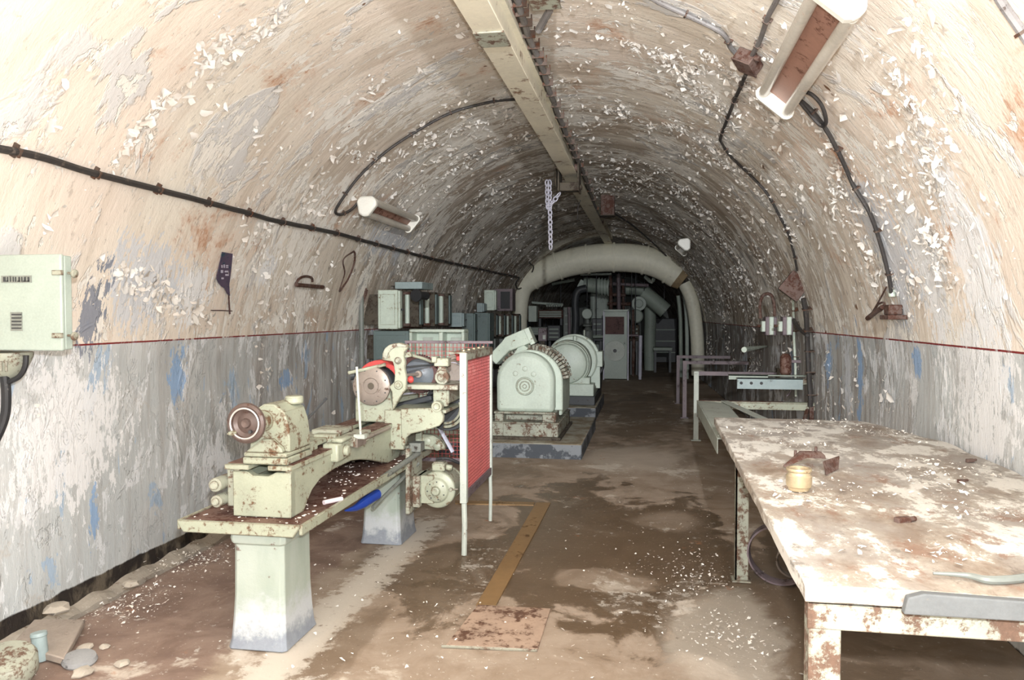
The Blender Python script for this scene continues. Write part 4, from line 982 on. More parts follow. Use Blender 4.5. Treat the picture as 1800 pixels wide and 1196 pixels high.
for r_ in range(5):
    for k in range(26):
        a = R(8+k*6.2); rr = .372; y = Yg+.40+r_*.10+random.uniform(-.02, .02)
        c = Vector((gx+.03+rr*math.cos(a), y, .80+rr*math.sin(a))); d_ = Vector((math.cos(a), 0, math.sin(a)))
        m.box(c+d_*.025, (.032, .04, .055+random.random()*.03), Matrix.Rotation(PI/2-a, 3, 'Y') @ Matrix.Rotation(random.uniform(-.3, .3), 3, 'X'))
o = m.build('winding_lug', 'creamrust', T, smooth=False); o['kind'] = 'stuff'
m = MB(); m.bb(gx+.36, gx+.40, Yg+.28, Yg+1.1, .42, .74); m.cyl((gx+.38, Yg+.25, .42), (gx+.38, Yg+.25, .72), .015, 8); m.build('side_panel', 'gen', T, .01)
m = MB(); m.bb(gx-.36, gx+.36, Yg-.02, Yg+.22, .455, .48); m.build('end_flange', 'creamrust', T, .006)
m = MB(); m.bb(gx-.355, gx-.25, Yg, Yg+.3, .36, .455); m.bb(gx+.20, gx+.36, Yg, Yg+.3, .36, .455); m.bb(gx-.355, gx+.36, Yg+.18, Yg+.3, .36, .455); m.build('foot', 'creamrust', T, .01)
m = MB(); m.bb(gx-.43, gx+.39, Yg-.05, Yg+.02, .20, .36); m.bb(gx+.32, gx+.39, Yg+.02, Yg+1.3, .20, .36); m.bb(gx-.43, gx-.36, Yg+.02, Yg+1.3, .20, .36); m.bb(gx-.43, gx+.39, Yg+1.2, Yg+1.3, .2, .36); m.bb(gx-.43, gx+.40, Yg-.06, Yg+1.3, .345, .365); m.build('skid', 'creamrust', T, .008)
for x in (-.28, .30):
    m = MB(); m.bb(gx+x-.04, gx+x+.04, Yg-.06, Yg-.04, .205, .35); m.build('gusset', 'creamrust', T, .004)
m = MB(); m.bb(gx-.5, gx+.42, Yg-.07, Yg+1.35, .165, .2); m.build('base_plate', 'darkrust', T, .004)
# air elbow
e0 = AY(868, 634, 9.3); e1 = AY(893, 608, 9.3); e2 = AY(934, 590, 9.3)
m = MB(); pth = [e0, e1, e1+(e2-e1)*.08, e2]; m.tube([e0, e1+Vector((-.01, 0, -.01)), e1+Vector((.02, 0, .015)), e2], [.1, .1, .125, .13], 4); el = m.build('air_elbow', 'gen', T, .008)
m = MB(); dd = (e2-e1).normalized(); m.tube([e2-dd*.04, e2+dd*.02], .145, 4); m.tube([e1+(e2-e1)*.45+Vector((0, 0, -.08)), Vector((gx-.05, 9.3, 1.14))], [.11, .12], 4); m.build('flange', 'gen', el, .004)
# far generator
T = thing('generator', (-1.2, 12.9, .19), 'pale cream round generator with pointed casing further back', 'generator')
Y2 = 12.2; c2 = Vector((-1.25, Y2, .83)); 
m = MB(); m.lathe(c2, (0, 1, 0), [(.0, -.02), (.26, -.02), (.30, .0), (.32, .04), (.34, .05), (.345, .12), (.36, .13), (.37, .3), (.36, .34), (.36, .5)], 40); m.build('round_end', 'gen', T)
m = MB(); m.lathe(c2+Vector((.03, .5, .02)), (0, 1, 0), [(.3, 0), (.39, .0), (.41, .02), (.41, .1), (.38, .12), (.38, .7), (.41, .72), (.41, .8), (.3, .9)], 40); m.build('barrel', 'gen', T)
m = MB(); pts = arch(.42, .40, .86, 22); m.prism(pts, (c2.x+.06, Y2+.62, 0), (1, 0, 0), (0, 0, 1), (0, .06, 0)); m.build('mounting_ring', 'gen', T, .008)
m = MB(); m.bb(c2.x-.05, c2.x+.42, Y2+.0, Y2+.35, .33, .52); m.bb(c2.x+.0, c2.x+.36, Y2+.03, Y2+.3, .5, .62); m.bb(c2.x-.4, c2.x+.42, Y2+.3, Y2+1.4, .33, .45); m.build('foot', 'gen', T, .015)
m = MB(); m.bb(c2.x-.42, c2.x+.44, Y2-.02, Y2+1.7, .19, .33); m.build('skid', 'dark', T, .01)
MB().bb(c2.x+.35, c2.x+.52, Y2+.6, Y2+1.0, .75, 1.0).build('terminal_box', 'gen', T, .01); MB().cyl((c2.x+.1, Y2+.3, 1.15), (c2.x+.1, Y2+.3, 1.26), .03, 12).build('lifting_lug', 'gen', T); MB().cyl((c2.x+.2, Y2+.9, 1.2), (c2.x+.2, Y2+.9, 1.34), .012, 8).build('breather_pipe', 'gen', T)
m = MB(); m.lathe(c2+Vector((.25, 1.3, -.1)), (0, 1, 0), [(.2, 0), (.25, .0), (.25, .3), (.2, .3)], 24); m.bb(c2.x+.2, c2.x+.45, Y2+1.25, Y2+1.65, .33, .6); m.build('coupling_guard', 'dark', T, .01)

# ------------------------------------------------------------------ duct arch
ctr = [(918, 620, .17), (914, 575, .17), (915, 530, .19), (922, 502, .24), (945, 484, .29), (975, 470, .315), (1005, 461, .325), (1040, 455, .33), (1072, 453, .33), (1110, 454, .33), (1140, 459, .325), (1168, 470, .315), (1192, 486, .30)]
DY = 18.55
path = [AY(x, y, DY) for x, y, r in ctr]
T = thing('air_duct', AY(1072, 453, DY), 'large cream air duct arching under the vault at the far end', 'duct')
sp_ = smoothpath(path, 5); rr = []
for i in range(len(ctr)-1):
    for j in range(5): rr.append(ctr[i][2]*(1-j/5)+ctr[i+1][2]*j/5)
rr.append(ctr[-1][2])
MB().tube(sp_, rr, 28).build('duct_body', 'duct', T)
for i in (18, 26, 34, 41, 49, 57):
    d_ = (sp_[i+1]-sp_[i-1]).normalized(); m = MB(); m.tube([sp_[i]-d_*.025, sp_[i]+d_*.025], rr[i]+.026, 28); m.build('band', 'duct', T, .004)
e = sp_[-1]; dd = (sp_[-1]-sp_[-3]).normalized()
MB().tube([e-dd*.02, e+dd*.16], [.295, .25], 24).build('canvas_joint', 'canvas', T)
rl = [AY(x, y, DY+.3) for x, y in ((1203, 498), (1215, 525), (1222, 560), (1226, 605), (1227, 660))]
MB().tube(smoothpath(rl, 4), .155, 18).build('down_pipe', 'duct', T)
m = MB(); q = AY(912, 600, DY); m.tube([q, Vector((q.x, q.y, .05))], .17, 18); m.build('down_pipe', 'duct', T)
for px in (972, 1100):
    q = AY(px, 440, DY); m = MB(); m.tube([q, q+Vector((0, 0, .25))], .014, 6); m.build('hanger', 'clip', T)

# ------------------------------------------------------------------ far machinery
def solo(m, name, mat, label, cat, group=None, bevel=0.): return tag(m.build(name, mat, None, bevel), label, cat, group)
F = 19.4
a = AY(1062, 548, F); b = AY(1102, 664, F)
T = thing('machine_cabinet', ((a.x+b.x)/2, F, 0), 'tall pale cabinet with maroon grille and round disc beyond the generators', 'cabinet')
MB().bb(a.x, b.x, F, F+.6, .02, a.z).build('body', 'farlight', T, .01)
g0 = AY(1064, 557, F-.02); g1 = AY(1097, 588, F-.02); MB().bb(g0.x, g1.x, F-.02, F, g1.z, g0.z).build('grille', 'maroon', T)
c = AY(1081, 617, F-.03); m = MB(); m.lathe(c, (0, 1, 0), [(.02, -.01), (.04, -.006), (.045, .0), (.25, .0), (.255, .03)], 32); m.build('fan_cover', 'frame', T); m = MB(); m.cyl(c+Vector((0, -.02, 0)), c, .045, 16); m.build('hub', 'dark', T)
for x in (a.x+.0, b.x+.03): MB().bb(x-.02, x+.012, F-.08, F-.03, 0, a.z+.02).build('corner_post', 'pipelav', T)
MB().bb(a.x-.02, b.x+.04, F-.08, F+.6, a.z, a.z+.05).build('top_cover', 'farlight', T, .005)
def farpipe(pts, r, mat, label, name='far_pipe', Y=21., k=5, cat='pipe', n=12):
    P_ = smoothpath([AY(x, y, Y) for x, y in pts], k); T = thing(name, P_[0], label, cat); MB().tube(P_, r, n).build('body', mat, T)
    lowp = min(P_, key=lambda p: p.z); hi = max(P_, key=lambda p: p.z)
    if lowp.z < 1.0: MB().tube([lowp, (lowp.x, lowp.y, 0)], r*.8, 8).build('foot', mat, T)
    else:
        for p in (P_[1], P_[-2]):
            cx, rr_ = sec(p.y); zt_ = CZ+math.sqrt(max(.05, rr_*rr_-(p.x-cx)**2)); MB().tube([p, (p.x, p.y, zt_)], .012, 6).build('hanger', 'dark', T)
    return T
farpipe([(1126, 590), (1125, 662)], .045, 'pipelav', 'pale upright post right of the tall cabinet', 'steel_post', 19.6, 2)
farpipe([(1130, 515), (1150, 530), (1170, 547)], .22, 'farduct', 'grey green duct slanting down at the right of the far end', 'far_duct', 22, cat='duct')
farpipe([(1098, 508), (1125, 510), (1140, 520), (1143, 560), (1142, 600), (1143, 660)], .17, 'farduct', 'grey duct bending down to the floor at the far end', 'far_duct', 23, cat='duct')
T = thing('ribbed_duct', AY(1050, 500, 21), 'horizontal grey duct with white ribs in the far machine hall', 'duct')
A = AY(1026, 500, 21); B = AY(1070, 506, 21); MB().tube([A, B], .2, 20).build('body', 'farduct', T); MB().tube([B, (B.x, B.y, 3.3)], .012, 6).build('hanger', 'dark', T); MB().tube([A, (A.x, A.y, 3.3)], .012, 6).build('hanger', 'dark', T)
for k in range(4):
    q = A.lerp(B, .6+.12*k); MB().tube([q, q+Vector((.03, 0, 0))], .235, 20).build('rib', 'farlight', T)
MB().box(A+Vector((-.02, 0, -.02)), (.22, .3, .22), Matrix.Rotation(.5, 3, 'Y')).build('square_end', 'farlight', T, .01)
farpipe([(1031, 507), (1016, 512), (1011, 530), (1012, 560), (1010, 600)], .1, 'dark', 'black bent pipe left of the ribbed duct', 'far_pipe', 20.6)
m = MB(); a = AY(1037, 512, 23); b = AY(1070, 555, 23); m.bb(a.x, b.x, 23, 23.4, 0, a.z); solo(m, 'far_tank', 'farlight', 'pale upright tank behind the ribbed duct', 'tank', bevel=.1)
T = thing('pressure_vessel', AY(1032, 600, 20.2), 'round pale valve body on a grey stand at the far end', 'vessel')
c = AY(1032, 552, 20.2); m = MB(); m.lathe(c+Vector((0, -.05, 0)), (0, 1, 0), [(0, 0), (.12, .0), (.14, .03), (.14, .1), (0, .1)], 24); m.build('round_head', 'farlight', T)
c = AY(1033, 566, 20.2); m = MB(); m.lathe((c.x, c.y, c.z+.06), (0, 0, -1), [(.05, 0), (.06, .1), (.13, .14), (.13, .17), (.06, .2), (.14, .3), (.16, .9), (.16, c.z+.04)], 20); m.build('stand', 'fardark', T)
c = AY(1123, 534, 21.5); m = MB(); m.lathe(c, (0, 1, 0), [(.0, -.06), (.1, -.04), (.12, 0), (.19, .0), (.2, .03), (.2, .3)], 28); solo(m, 'round_hatch', 'farlight', 'bright round flanged hatch high at the far end', 'hatch')
c = AY(1118, 556, 21.5); m = MB(); m.lathe(c, (0, 1, 0), [(.0, -.03), (.16, -.03), (.19, .0), (.19, .5)], 24); solo(m, 'round_duct_end', 'farduct', 'green round duct end below the bright hatch', 'duct')
a = AY(929, 538, 18.9); b = AY(943, 566, 18.9)
cabinet(929, 538, 943, 566, 18.9, .3, 'farlight', 'pale grey box inside the duct arch on the left wall', 'switch_box', handle=False, door=False)
T = thing('control_pillar', AY(953, 640, 14.5), 'small violet brown control pillar behind the near generator', 'control box')
Yp = 14.5; a = AY(946, 577, Yp); b = AY(961, 600, Yp); MB().bb(a.x, b.x, Yp, Yp+.15, b.z, a.z).build('box', 'violet', T, .008)
q = AY(956, 592, Yp-.01); MB().bb(q.x-.02, q.x+.03, Yp-.01, Yp, q.z-.05, q.z+.03).build('label_plate', 'frame', T); MB().bb((a.x+b.x)/2-.04, (a.x+b.x)/2+.04, Yp+.03, Yp+.11, 0, b.z).build('post', 'darkrust', T)
farpipe([(935, 532), (960, 534), (990, 536)], .035, 'farlight', 'thin pale horizontal pipe inside the duct arch at left', 'far_pipe', 21)
for k in range(7):
    c = AY(962+4.2*k, 535, 20.9); m = MB(); m.cyl(c, c+Vector((0, -.06, -.05)), .028, 10); m.tube([c+Vector((0, -.01, 0)), c+Vector((0, .13, .02))], .008, 5); solo(m, 'insulator', 'farlight', 'small white insulator in a row along the thin pale pipe', 'insulator', 'insulators along the thin pipe')
for i, (x0, y0, x1, y1, Y, mt, lb) in enumerate(((945, 545, 990, 560, 21.5, 'rust', 'red brown machine block at left behind the duct arch'), (932, 575, 962, 590, 20.5, 'fardark', 'low grey cabinet behind the duct arch at left'), (962, 572, 985, 600, 20.5, 'dark', 'dark cabinet between the duct arch and round valve'), (990, 540, 1006, 600, 21, 'fardark', 'narrow grey cabinet left of the round valve'),
        (1040, 560, 1060, 600, 20.8, 'dark', 'dark machine block behind the tall cabinet'), (1106, 572, 1124, 600, 21, 'darkrust', 'brown machine base right of the tall cabinet'), (1150, 560, 1190, 640, 27, 'dark', 'dark bulky machine deep in the right of the far hall'), (1148, 611, 1182, 617, 22, 'farduct', 'bluish shelf at right in the far hall'))):
    a = AY(x0, y0, Y); b = AY(x1, y1, Y); T = thing('far_machine' if i != 7 else 'far_shelf', ((a.x+b.x)/2, Y, 0), lb, 'machine' if i != 7 else 'shelf')
    MB().bb(a.x, b.x, Y, Y+.5, b.z, a.z).build('body', mt, T, .02)
    MB().bb(a.x+.03, a.x+.09, Y+.05, Y+.4, 0, b.z).build('leg', 'dark', T); MB().bb(b.x-.09, b.x-.03, Y+.05, Y+.4, 0, b.z).build('leg', 'dark', T)
    if i != 7:
        for k in range(3):
            z = b.z+(a.z-b.z)*(.25+.25*k); MB().bb(a.x+.05, b.x-.05, Y-.02, Y, z-.02, z+.02).build('rib', 'farduct', T)
for i, (pts, r, mt, Y, lb) in enumerate((([(1073, 484), (1074, 545)], .05, 'rust', 21.5, 'rusty upright pipe above the tall cabinet'), ([(1087, 482), (1088, 545)], .06, 'violet', 21.5, 'violet brown upright pipe above the tall cabinet'), ([(1095, 490), (1096, 545)], .04, 'rust', 22, 'thin rusty upright pipe right of the violet pipe'),
        ([(1070, 499), (1140, 502)], .05, 'violet', 22, 'violet brown crossing pipe near the far roof'), ([(1068, 518), (1100, 519)], .05, 'rust', 21.8, 'short rusty crossing pipe above the tall cabinet'), ([(1068, 534), (1112, 535)], .05, 'rust', 21.9, 'lower rusty crossing pipe above the tall cabinet'),
        ([(1020, 483), (1075, 482)], .03, 'farlight', 20.2, 'pale tube lying just beneath the big duct'), ([(1192, 520), (1196, 560), (1197, 640)], .05, 'farduct', 20.5, 'pale green upright pipe beside the right down pipe'), ([(1203, 520), (1207, 560), (1208, 650)], .05, 'farlight', 20, 'pale upright pipe hugging the right down pipe'),
        ([(1105, 590), (1122, 590)], .03, 'violet', 19.8, 'short violet rail at the pale post'), ([(1112, 545), (1114, 600), (1113, 640)], .04, 'rust', 20.6, 'rusty upright pipe right of the tall cabinet'), ([(1000, 540), (1001, 575), (1000, 640)], .04, 'violet', 20.4, 'violet upright pipe left of the round valve'),
        ([(1133, 486), (1146, 496), (1150, 486)], .05, 'farlight', 21, 'pale curved pipe under the right of the big duct'), ([(970, 500), (1010, 492)], .04, 'farduct', 21, 'grey sloping pipe under the left of the big duct'), ([(1060, 592), (1020, 593)], .04, 'farduct', 20.2, 'grey level pipe left of the tall cabinet'))):
    farpipe(pts, r, mt, lb, 'far_pipe', Y, 3)

# ------------------------------------------------------------------ right wall fittings
def rx(y): return sec(y)[0]+sec(y)[1]
for i, (x, y, z, lb, mt) in enumerate(((.60, 10.19, .88, 'pale legged iron bracket frame, nearest of the three at the right wall', 'frame'), (.555, 12.4, .885, 'brownish iron bracket frame, middle of the three at the right wall', 'violet'), (.53, 14.4, .865, 'violet grey bracket frame, farthest of the three at the right wall', 'violet'))):
    T = thing('bracket_frame', (x, y, 0), lb, 'bracket', 'bracket frames along the right wall')
    m = MB(); m.bb(x-.03, x+.03, y-.005, y, 0, z); m.bb(x-.03, x-.025, y, y+.05, 0, z); m.bb(x-.06, x+.06, y-.04, y+.06, 0, .012); m.build('leg', mt, T)
    w = rx(y)+.01; m = MB(); m.bb(x-.03, w, y-.004, y, z-.05, z); m.bb(x-.03, w, y, y+.06, z-.006, z+.0); m.build('arm', 'violet' if i else 'violet', T)
    m = MB(); m.bb(w-.04, w, y-.04, y+.08, z-.12, z+.05); m.build('wall_plate', 'darkrust', T)
# two switch boxes with looped conduit
for (x0, x1, lb) in ((1341, 1366, 'left of two small cream switch boxes on the right wall'), (1371, 1394, 'right of two small cream switch boxes on the right wall')):
    Y = 9.4 if x0 < 1360 else 8.9
    a = AY(x0, 557, Y); b = AY(x1, 590, Y)
    T = thing('wall_switch', ((a.x+b.x)/2, Y, b.z), lb, 'switch', 'pair of switch boxes on the right wall')
    MB().bb(a.x+.03, b.x, Y, Y+.18, b.z, a.z).build('body', 'violet', T, .01); MB().bb(a.x+.07, a.x+.12, Y-.02, Y+.16, b.z+.005, a.z).build('cover', 'gen', T, .008)
    MB().bb(a.x-.01, a.x+.06, Y+.02, Y+.14, b.z+.04, a.z-.05).build('lid', 'gen', T, .008); MB().cyl((a.x, Y+.08, (a.z+b.z)/2), (a.x-.05, Y+.08, (a.z+b.z)/2), .016, 10).build('knob', 'rust', T)
    MB().bb(b.x, rx(Y)-.03 if rx(Y)-.03 > b.x else b.x+.03, Y+.04, Y+.12, b.z+.05, a.z-.05).build('mount', 'darkrust', T)
m = MB(); m.tube(smoothpath([AY(1337, 560, 9.3), AY(1336, 535, 9.3), AY(1342, 519, 9.3), AY(1354, 518, 9.3), AY(1360, 530, 9.3), AY(1362, 556, 9.3)]), .018, 8); solo(m, 'looped_conduit', 'rust', 'rusty looped conduit above the two small switch boxes', 'pipe')
# conduits below the diamond box
cable([(1394, 528), (1395, 580), (1398, 640), (1399, 698)], .05, .014, 'gen', 'thin pale conduit dropping from the diamond box', 4, 'conduit', amp=.004)
cable([(1412, 525), (1418, 560), (1420, 620), (1424, 690), (1424, 715)], .06, .026, 'cable', 'thick black conduit dropping from the diamond box to the rail', 5, 'conduit', amp=.004)
cable([(1395, 562), (1403, 575), (1412, 585), (1419, 590)], .08, .018, 'cable', 'short black branch joining the two conduits on the right wall', 0, 'conduit', amp=.0)
# lamp-like hand extinguisher
Y = 9.0; T = thing('inspection_lamp', AY(1380, 660, Y), 'rusty caged hand lamp hanging on the right wall', 'lamp')
a = AY(1381, 622, Y); b = AY(1381, 660, Y); c = AY(1381, 688, Y)
m = MB(); m.lathe(a, (b-a), [(.03, 0), (.05, .02), (.06, .05), (.062, (b-a).length-.03), (.04, (b-a).length)], 16); m.build('body', 'rustr', T)
m = MB(); m.lathe(b, (c-b), [(.04, 0), (.058, .03), (.055, .12), (.03, .17), (.012, (c-b).length)], 16); m.build('bulb_guard', 'fardark', T)
m = MB(); m.tube(smoothpath([a+Vector((.05, 0, 0)), AY(1391, 650, Y), AY(1390, 685, Y), AY(1383, 697, Y)]), .008, 6); m.bb(a.x, rx(Y), Y, Y+.03, a.z-.1, a.z-.07); m.build('wire_handle', 'violet', T)
# rusty socket at end of black cable
p = V(1570, 545, .05); T = thing('wall_socket', p, 'rusty socket with corroded clamp on the red dado line at right', 'socket')
nv = inward(p)
m = MB(); m.box(p, (.09, .12, .07)); m.build('body', 'rust', T, .01); m = MB(); m.bb(p.x-.06, p.x+.07, p.y-.1, p.y+.1, p.z-.065, p.z-.035); m.build('flange', 'rust', T, .006)
q = V(1568, 522, .03); MB().cyl(q, q+Vector((0, 0, .05)), .022, 14).build('gland', 'gen', T)
m = MB(); m.tube([V(1525, 560, .06), V(1540, 548, .05), V(1552, 540, .05)], .018, 8); m.tube([V(1528, 558, .04), V(1545, 530, .03), V(1558, 505, .02)], .006, 6); m.tube(smoothpath([V(1538, 545, .05), V(1544, 535, .05), V(1554, 533, .05), V(1556, 550, .05)]), .007, 6); m.build('clamp', 'rust', T)
# sloping bracket and channel brackets
def rod(p0, p1, r, mat, name, label, cat='bracket'): return solo(MB().tube([p0, p1], r, 8), name, mat, label, cat)
rod(V(1348, 609, .0), AY(1308, 615, 9.6), [.012, .035], 'gen', 'spike_bracket', 'small tapered bracket sticking out of the right wall')
Y = 8.6; T = thing('channel_bracket', AY(1330, 668, Y), 'blue grey channel bracket with bolt holes on the right wall', 'bracket')
a = AY(1281, 659, Y); b = AY(1345, 667, Y)
w = rx(Y)
m = MB(); m.bb(a.x, w, Y, Y+.09, a.z-.01, a.z); m.bb(a.x, a.x+.4, Y, Y+.012, a.z-.05, a.z); m.build('top_plate', 'farduct', T)
a2 = AY(1296, 665, Y-.2); m = MB(); m.bb(a2.x, w-.1, Y-.2, Y-.19, a2.z-.11, a2.z); m.bb(a2.x, w-.1, Y-.2, Y-.1, a2.z-.008, a2.z); ch_ = m.build('channel', 'greyb', T)
for k in range(3):
    MB().cyl((a2.x+.04+.1*k, Y-.205, a2.z-.05), (a2.x+.04+.1*k, Y-.2, a2.z-.05), .016, 10).build('bolt_hole', 'black', ch_)
MB().tube([(w-.16, Y-.15, a2.z-.05), (w+.02, Y-.13, a2.z-.02)], [.035, .03], 8).build('tie', 'creamrust', T)
# bare bench frame beyond the workbench
T = thing('bench_frame', (1.0, 6.4, 0), 'bare cream angle iron bench frame beyond the workbench', 'bench frame')
z = .70; fx0, fy0, fy1 = .50, 5.9, 8.35
m = MB(); m.bb(fx0, fx0+.06, fy0, fy1, z-.012, z); m.bb(fx0-.002, fx0+.006, fy0, fy1, z-.12, z); m.build('front_rail', 'frame', T, .003)
w = rx(fy1)
m = MB(); m.bb(fx0, w, fy1-.01, fy1, z-.075, z-.008); m.bb(fx0, w, fy1-.01, fy1+.06, z-.008, z+.004); cr = m.build('cross_rail', 'cream', T, .003); MB().bb(fx0+.02, w-.3, fy1, fy1+.055, z+.005, z+.009).build('rust_scale', 'rust', cr)
m = MB(); m.prism([(.0, 0), (.07, 0), (.30, -1.6), (.22, -1.6)], (fx0+.24, fy1-.02, z+.004), (1, 0, 0), (0, 1, 0), (0, 0, .01)); m.build('diagonal_brace', 'frame', T)
m = MB(); m.box((fx0+.15, fy0+1.25, z-.004), (.28, 2.35, .008), Matrix.Rotation(.05, 3, 'Y')); m.build('sheet', 'frame', T)
for y in (fy0+.05, fy1-.06):
    m = MB(); m.bb(w-.06, w-.02, y, y+.04, 0, z-.02); m.build('leg', 'rust', T)
m = MB(); m.tube([(w-.03, fy1+.1, z+.02), (w-.14, fy1-.15, z-.2)], .02, 8); m.build('corner_tie', 'rust', T)

# ------------------------------------------------------------------ workbench
T = thing('workbench', (1.08, 4.0, 0), 'long workbench with flaking dusty top along the right wall', 'workbench')
bx0, bx1, by0, by1 = .425, 1.70, 2.24, 5.80
zt, zb_ = .86, .812
vs = []; fs = []; NX, NY = 26, 70
def bxe(y): return bx0+.012*(y-by0)+.006*noise.noise(Vector((y*5, 0, 0)))
for i in range(NY+1):
    y = by0+(by1-by0)*i/NY
    for j in range(NX+1):
        x0_ = bxe(y); x1_ = bx1-(max(0, y-4.9)*.28 if y > 4.9 else 0)+.02*noise.noise(Vector((y*4, 7, 0)))
        x = x0_+(x1_-x0_)*j/NX; yy = y+(.012*noise.noise(Vector((x*6, 3, 0))) if i in (0, NY) else 0)
        vs.append((x, yy, zt+.006*noise.noise(Vector((x*3, y*3, 0)))+.004*noise.noise(Vector((x*12, y*9, 0)))))
W = NX+1; top_n = len(vs)
vs += [(v[0], v[1], zb_) for v in vs]
for i in range(NY):
    for j in range(NX): a = i*W+j; fs.append([a, a+1, a+W+1, a+W]); fs.append([top_n+a, top_n+a+W, top_n+a+W+1, top_n+a+1])
for j in range(NX): a = j; fs.append([a, top_n+a, top_n+a+1, a+1]); a = NY*W+j; fs.append([a, a+1, top_n+a+1, top_n+a])
for i in range(NY): a = i*W; fs.append([a, a+W, top_n+a+W, top_n+a]); a = i*W+NX; fs.append([a, top_n+a, top_n+a+W, a+W])
tt = MB().add(vs, fs).build('tabletop', 'bench', T, .004)
def leg_l(x, y, sx_):
    m = MB(); m.bb(x, x+.075*sx_, y, y+.008, 0, zb_); m.bb(x, x+.008*sx_, y, y+.075, 0, zb_); m.bb(x-.02*sx_, x+.09*sx_, y-.02, y+.09, 0, .01); return m.build('leg', 'creamrust', T)
leg_l(.52, 4.83, 1); leg_l(1.62, 4.83, -1); leg_l(1.62, 2.3, -1)
m = MB(); m.bb(.444, .53, 2.274, 2.34, 0, zb_-.018); m.build('leg', 'creamrust', T, .004)
m = MB(); m.bb(.44, 1.68, 2.27, 2.28, zb_-.085, zb_-.008); m.bb(.44, 1.68, 2.27, 2.34, zb_-.016, zb_-.008); m.build('end_rail', 'creamrust', T, .003)
m = MB(); m.bb(.50, .508, 2.3, 5.7, zb_-.07, zb_-.004); m.bb(1.6, 1.608, 2.3, 5.3, zb_-.07, zb_-.004); m.bb(.51, 1.6, 4.86, 4.87, zb_-.07, zb_-.004); m.build('side_rail', 'creamrust', T)
m = MB(); m.prism([(.67, 0), (1.66, 0), (1.66, .055), (1.3, .06), (1.0, .052), (.72, .058), (.68, .045)], (0, 2.205, .806), (1, 0, 0), (0, 0, 1), (0, .03, 0)); m.build('edge_board', 'edgeb', T, .004)
# debris on the bench
random.seed(11)
def pick_bench():
    y = random.uniform(by0+.05, by1-.05); x = random.uniform(.5, 1.62)
    c = noise.noise(Vector((x*2.2, y*1.4, 12)))+.4*noise.noise(Vector((x*6, y*4, 2)))
    if x > 1.7-max(0, y-4.9)*.28-.04: return None
    if c+.25*(x-1) < .06: return None
    return Vector((x, y, zt+.004)), Vector((0, 0, 1)), Vector((1, 0, 0))
flakes('bench_paint_flakes', 'flake', 1500, pick_bench, .004, .03, 'heap of white paint flakes lying on the workbench top')
q = AZ(1404, 862, zt+.005)
m = MB(); m.lathe(q, (0, 0, 1), [(.040, 0), (.043, .004), (.044, .012), (.050, .018), (.052, .03), (.052, .062), (.048, .067), (.046, .07), (.046, .078), (.051, .082), (.052, .088), (.050, .094), (.040, .094), (.037, .090), (.036, .02), (.0, .018)], 44)
tag(m.build('brass_bushing', 'brass'), 'shiny brass ring bushing standing on the workbench', 'bushing')
T = thing('scrap_bracket', AZ(1440, 815, zt), 'rusty folded sheet metal tool behind the brass bushing', 'scrap metal')
z = zt+.01
a = AZ(1378, 824, z); b = AZ(1445, 800, z+.04); c = AZ(1476, 800, z+.05)
m = MB(); k1 = [a, a+Vector((.02, .05, .0)), b+Vector((0, .05, .0)), b+Vector((0, -.01, .0))]
m.tube([a+Vector((0, 0, .01)), a.lerp(b, .5)+Vector((0, 0, .035)), b], [.006, .026, .03], 6, True, .35); m.build('blade', 'rust', T)
m = MB(); v1 = AZ(1446, 812, zt+.055); v2 = AZ(1476, 803, zt+.06); v3 = AZ(1474, 825, zt+.005); v4 = AZ(1452, 836, zt+.004)
m.add([v1, v2, v3, v4, v1+Vector((.01, .02, 0)), v2+Vector((.0, .02, 0)), v3+Vector((0, .02, 0)), v4+Vector((0, .02, 0))], [[0, 1, 2, 3], [7, 6, 5, 4], [0, 4, 5, 1], [1, 5, 6, 2], [2, 6, 7, 3], [3, 7, 4, 0]])
m.build('folded_end', 'rust', T); m = MB()
for x_, y_ in ((1398, 802), (1434, 795)): p = AZ(x_, y_+8, zt+.03); m.tube([p, p+Vector((0, 0, .05))], .007, 6)
m.build('stud', 'rust', T)
for px, py, s, lb in ((1705, 810, .018, 'small rusty lump by the wall edge of the workbench'), (1690, 846, .016, 'rusty bolt lying in the middle of the workbench top'), (1587, 915, .025, 'thin rusty sliver in the middle of the workbench top')):
    p = AZ(px, py, zt+.01); m = MB(); m.box(p, (s*2.4, s, s), Matrix.Rotation(.5, 3, 'Z')); m.cyl(p, p+Vector((s*2, s, .002)), s*.4, 8); solo(m, 'rusty_scrap', 'rust', lb, 'scrap', bevel=.004)
m = MB(); m.tube(smoothpath([AZ(1640, 1008, zt+.012), AZ(1700, 1012, zt+.014), AZ(1740, 1020, zt+.014), AZ(1800, 1016, zt+.014), AZ(1850, 1000, zt+.014)]), [.004+.008*min(1, i/12) for i in range(25)], 8); solo(m, 'iron_bar', 'fardark', 'long grey curved iron bar at the near end of the bench', 'bar')
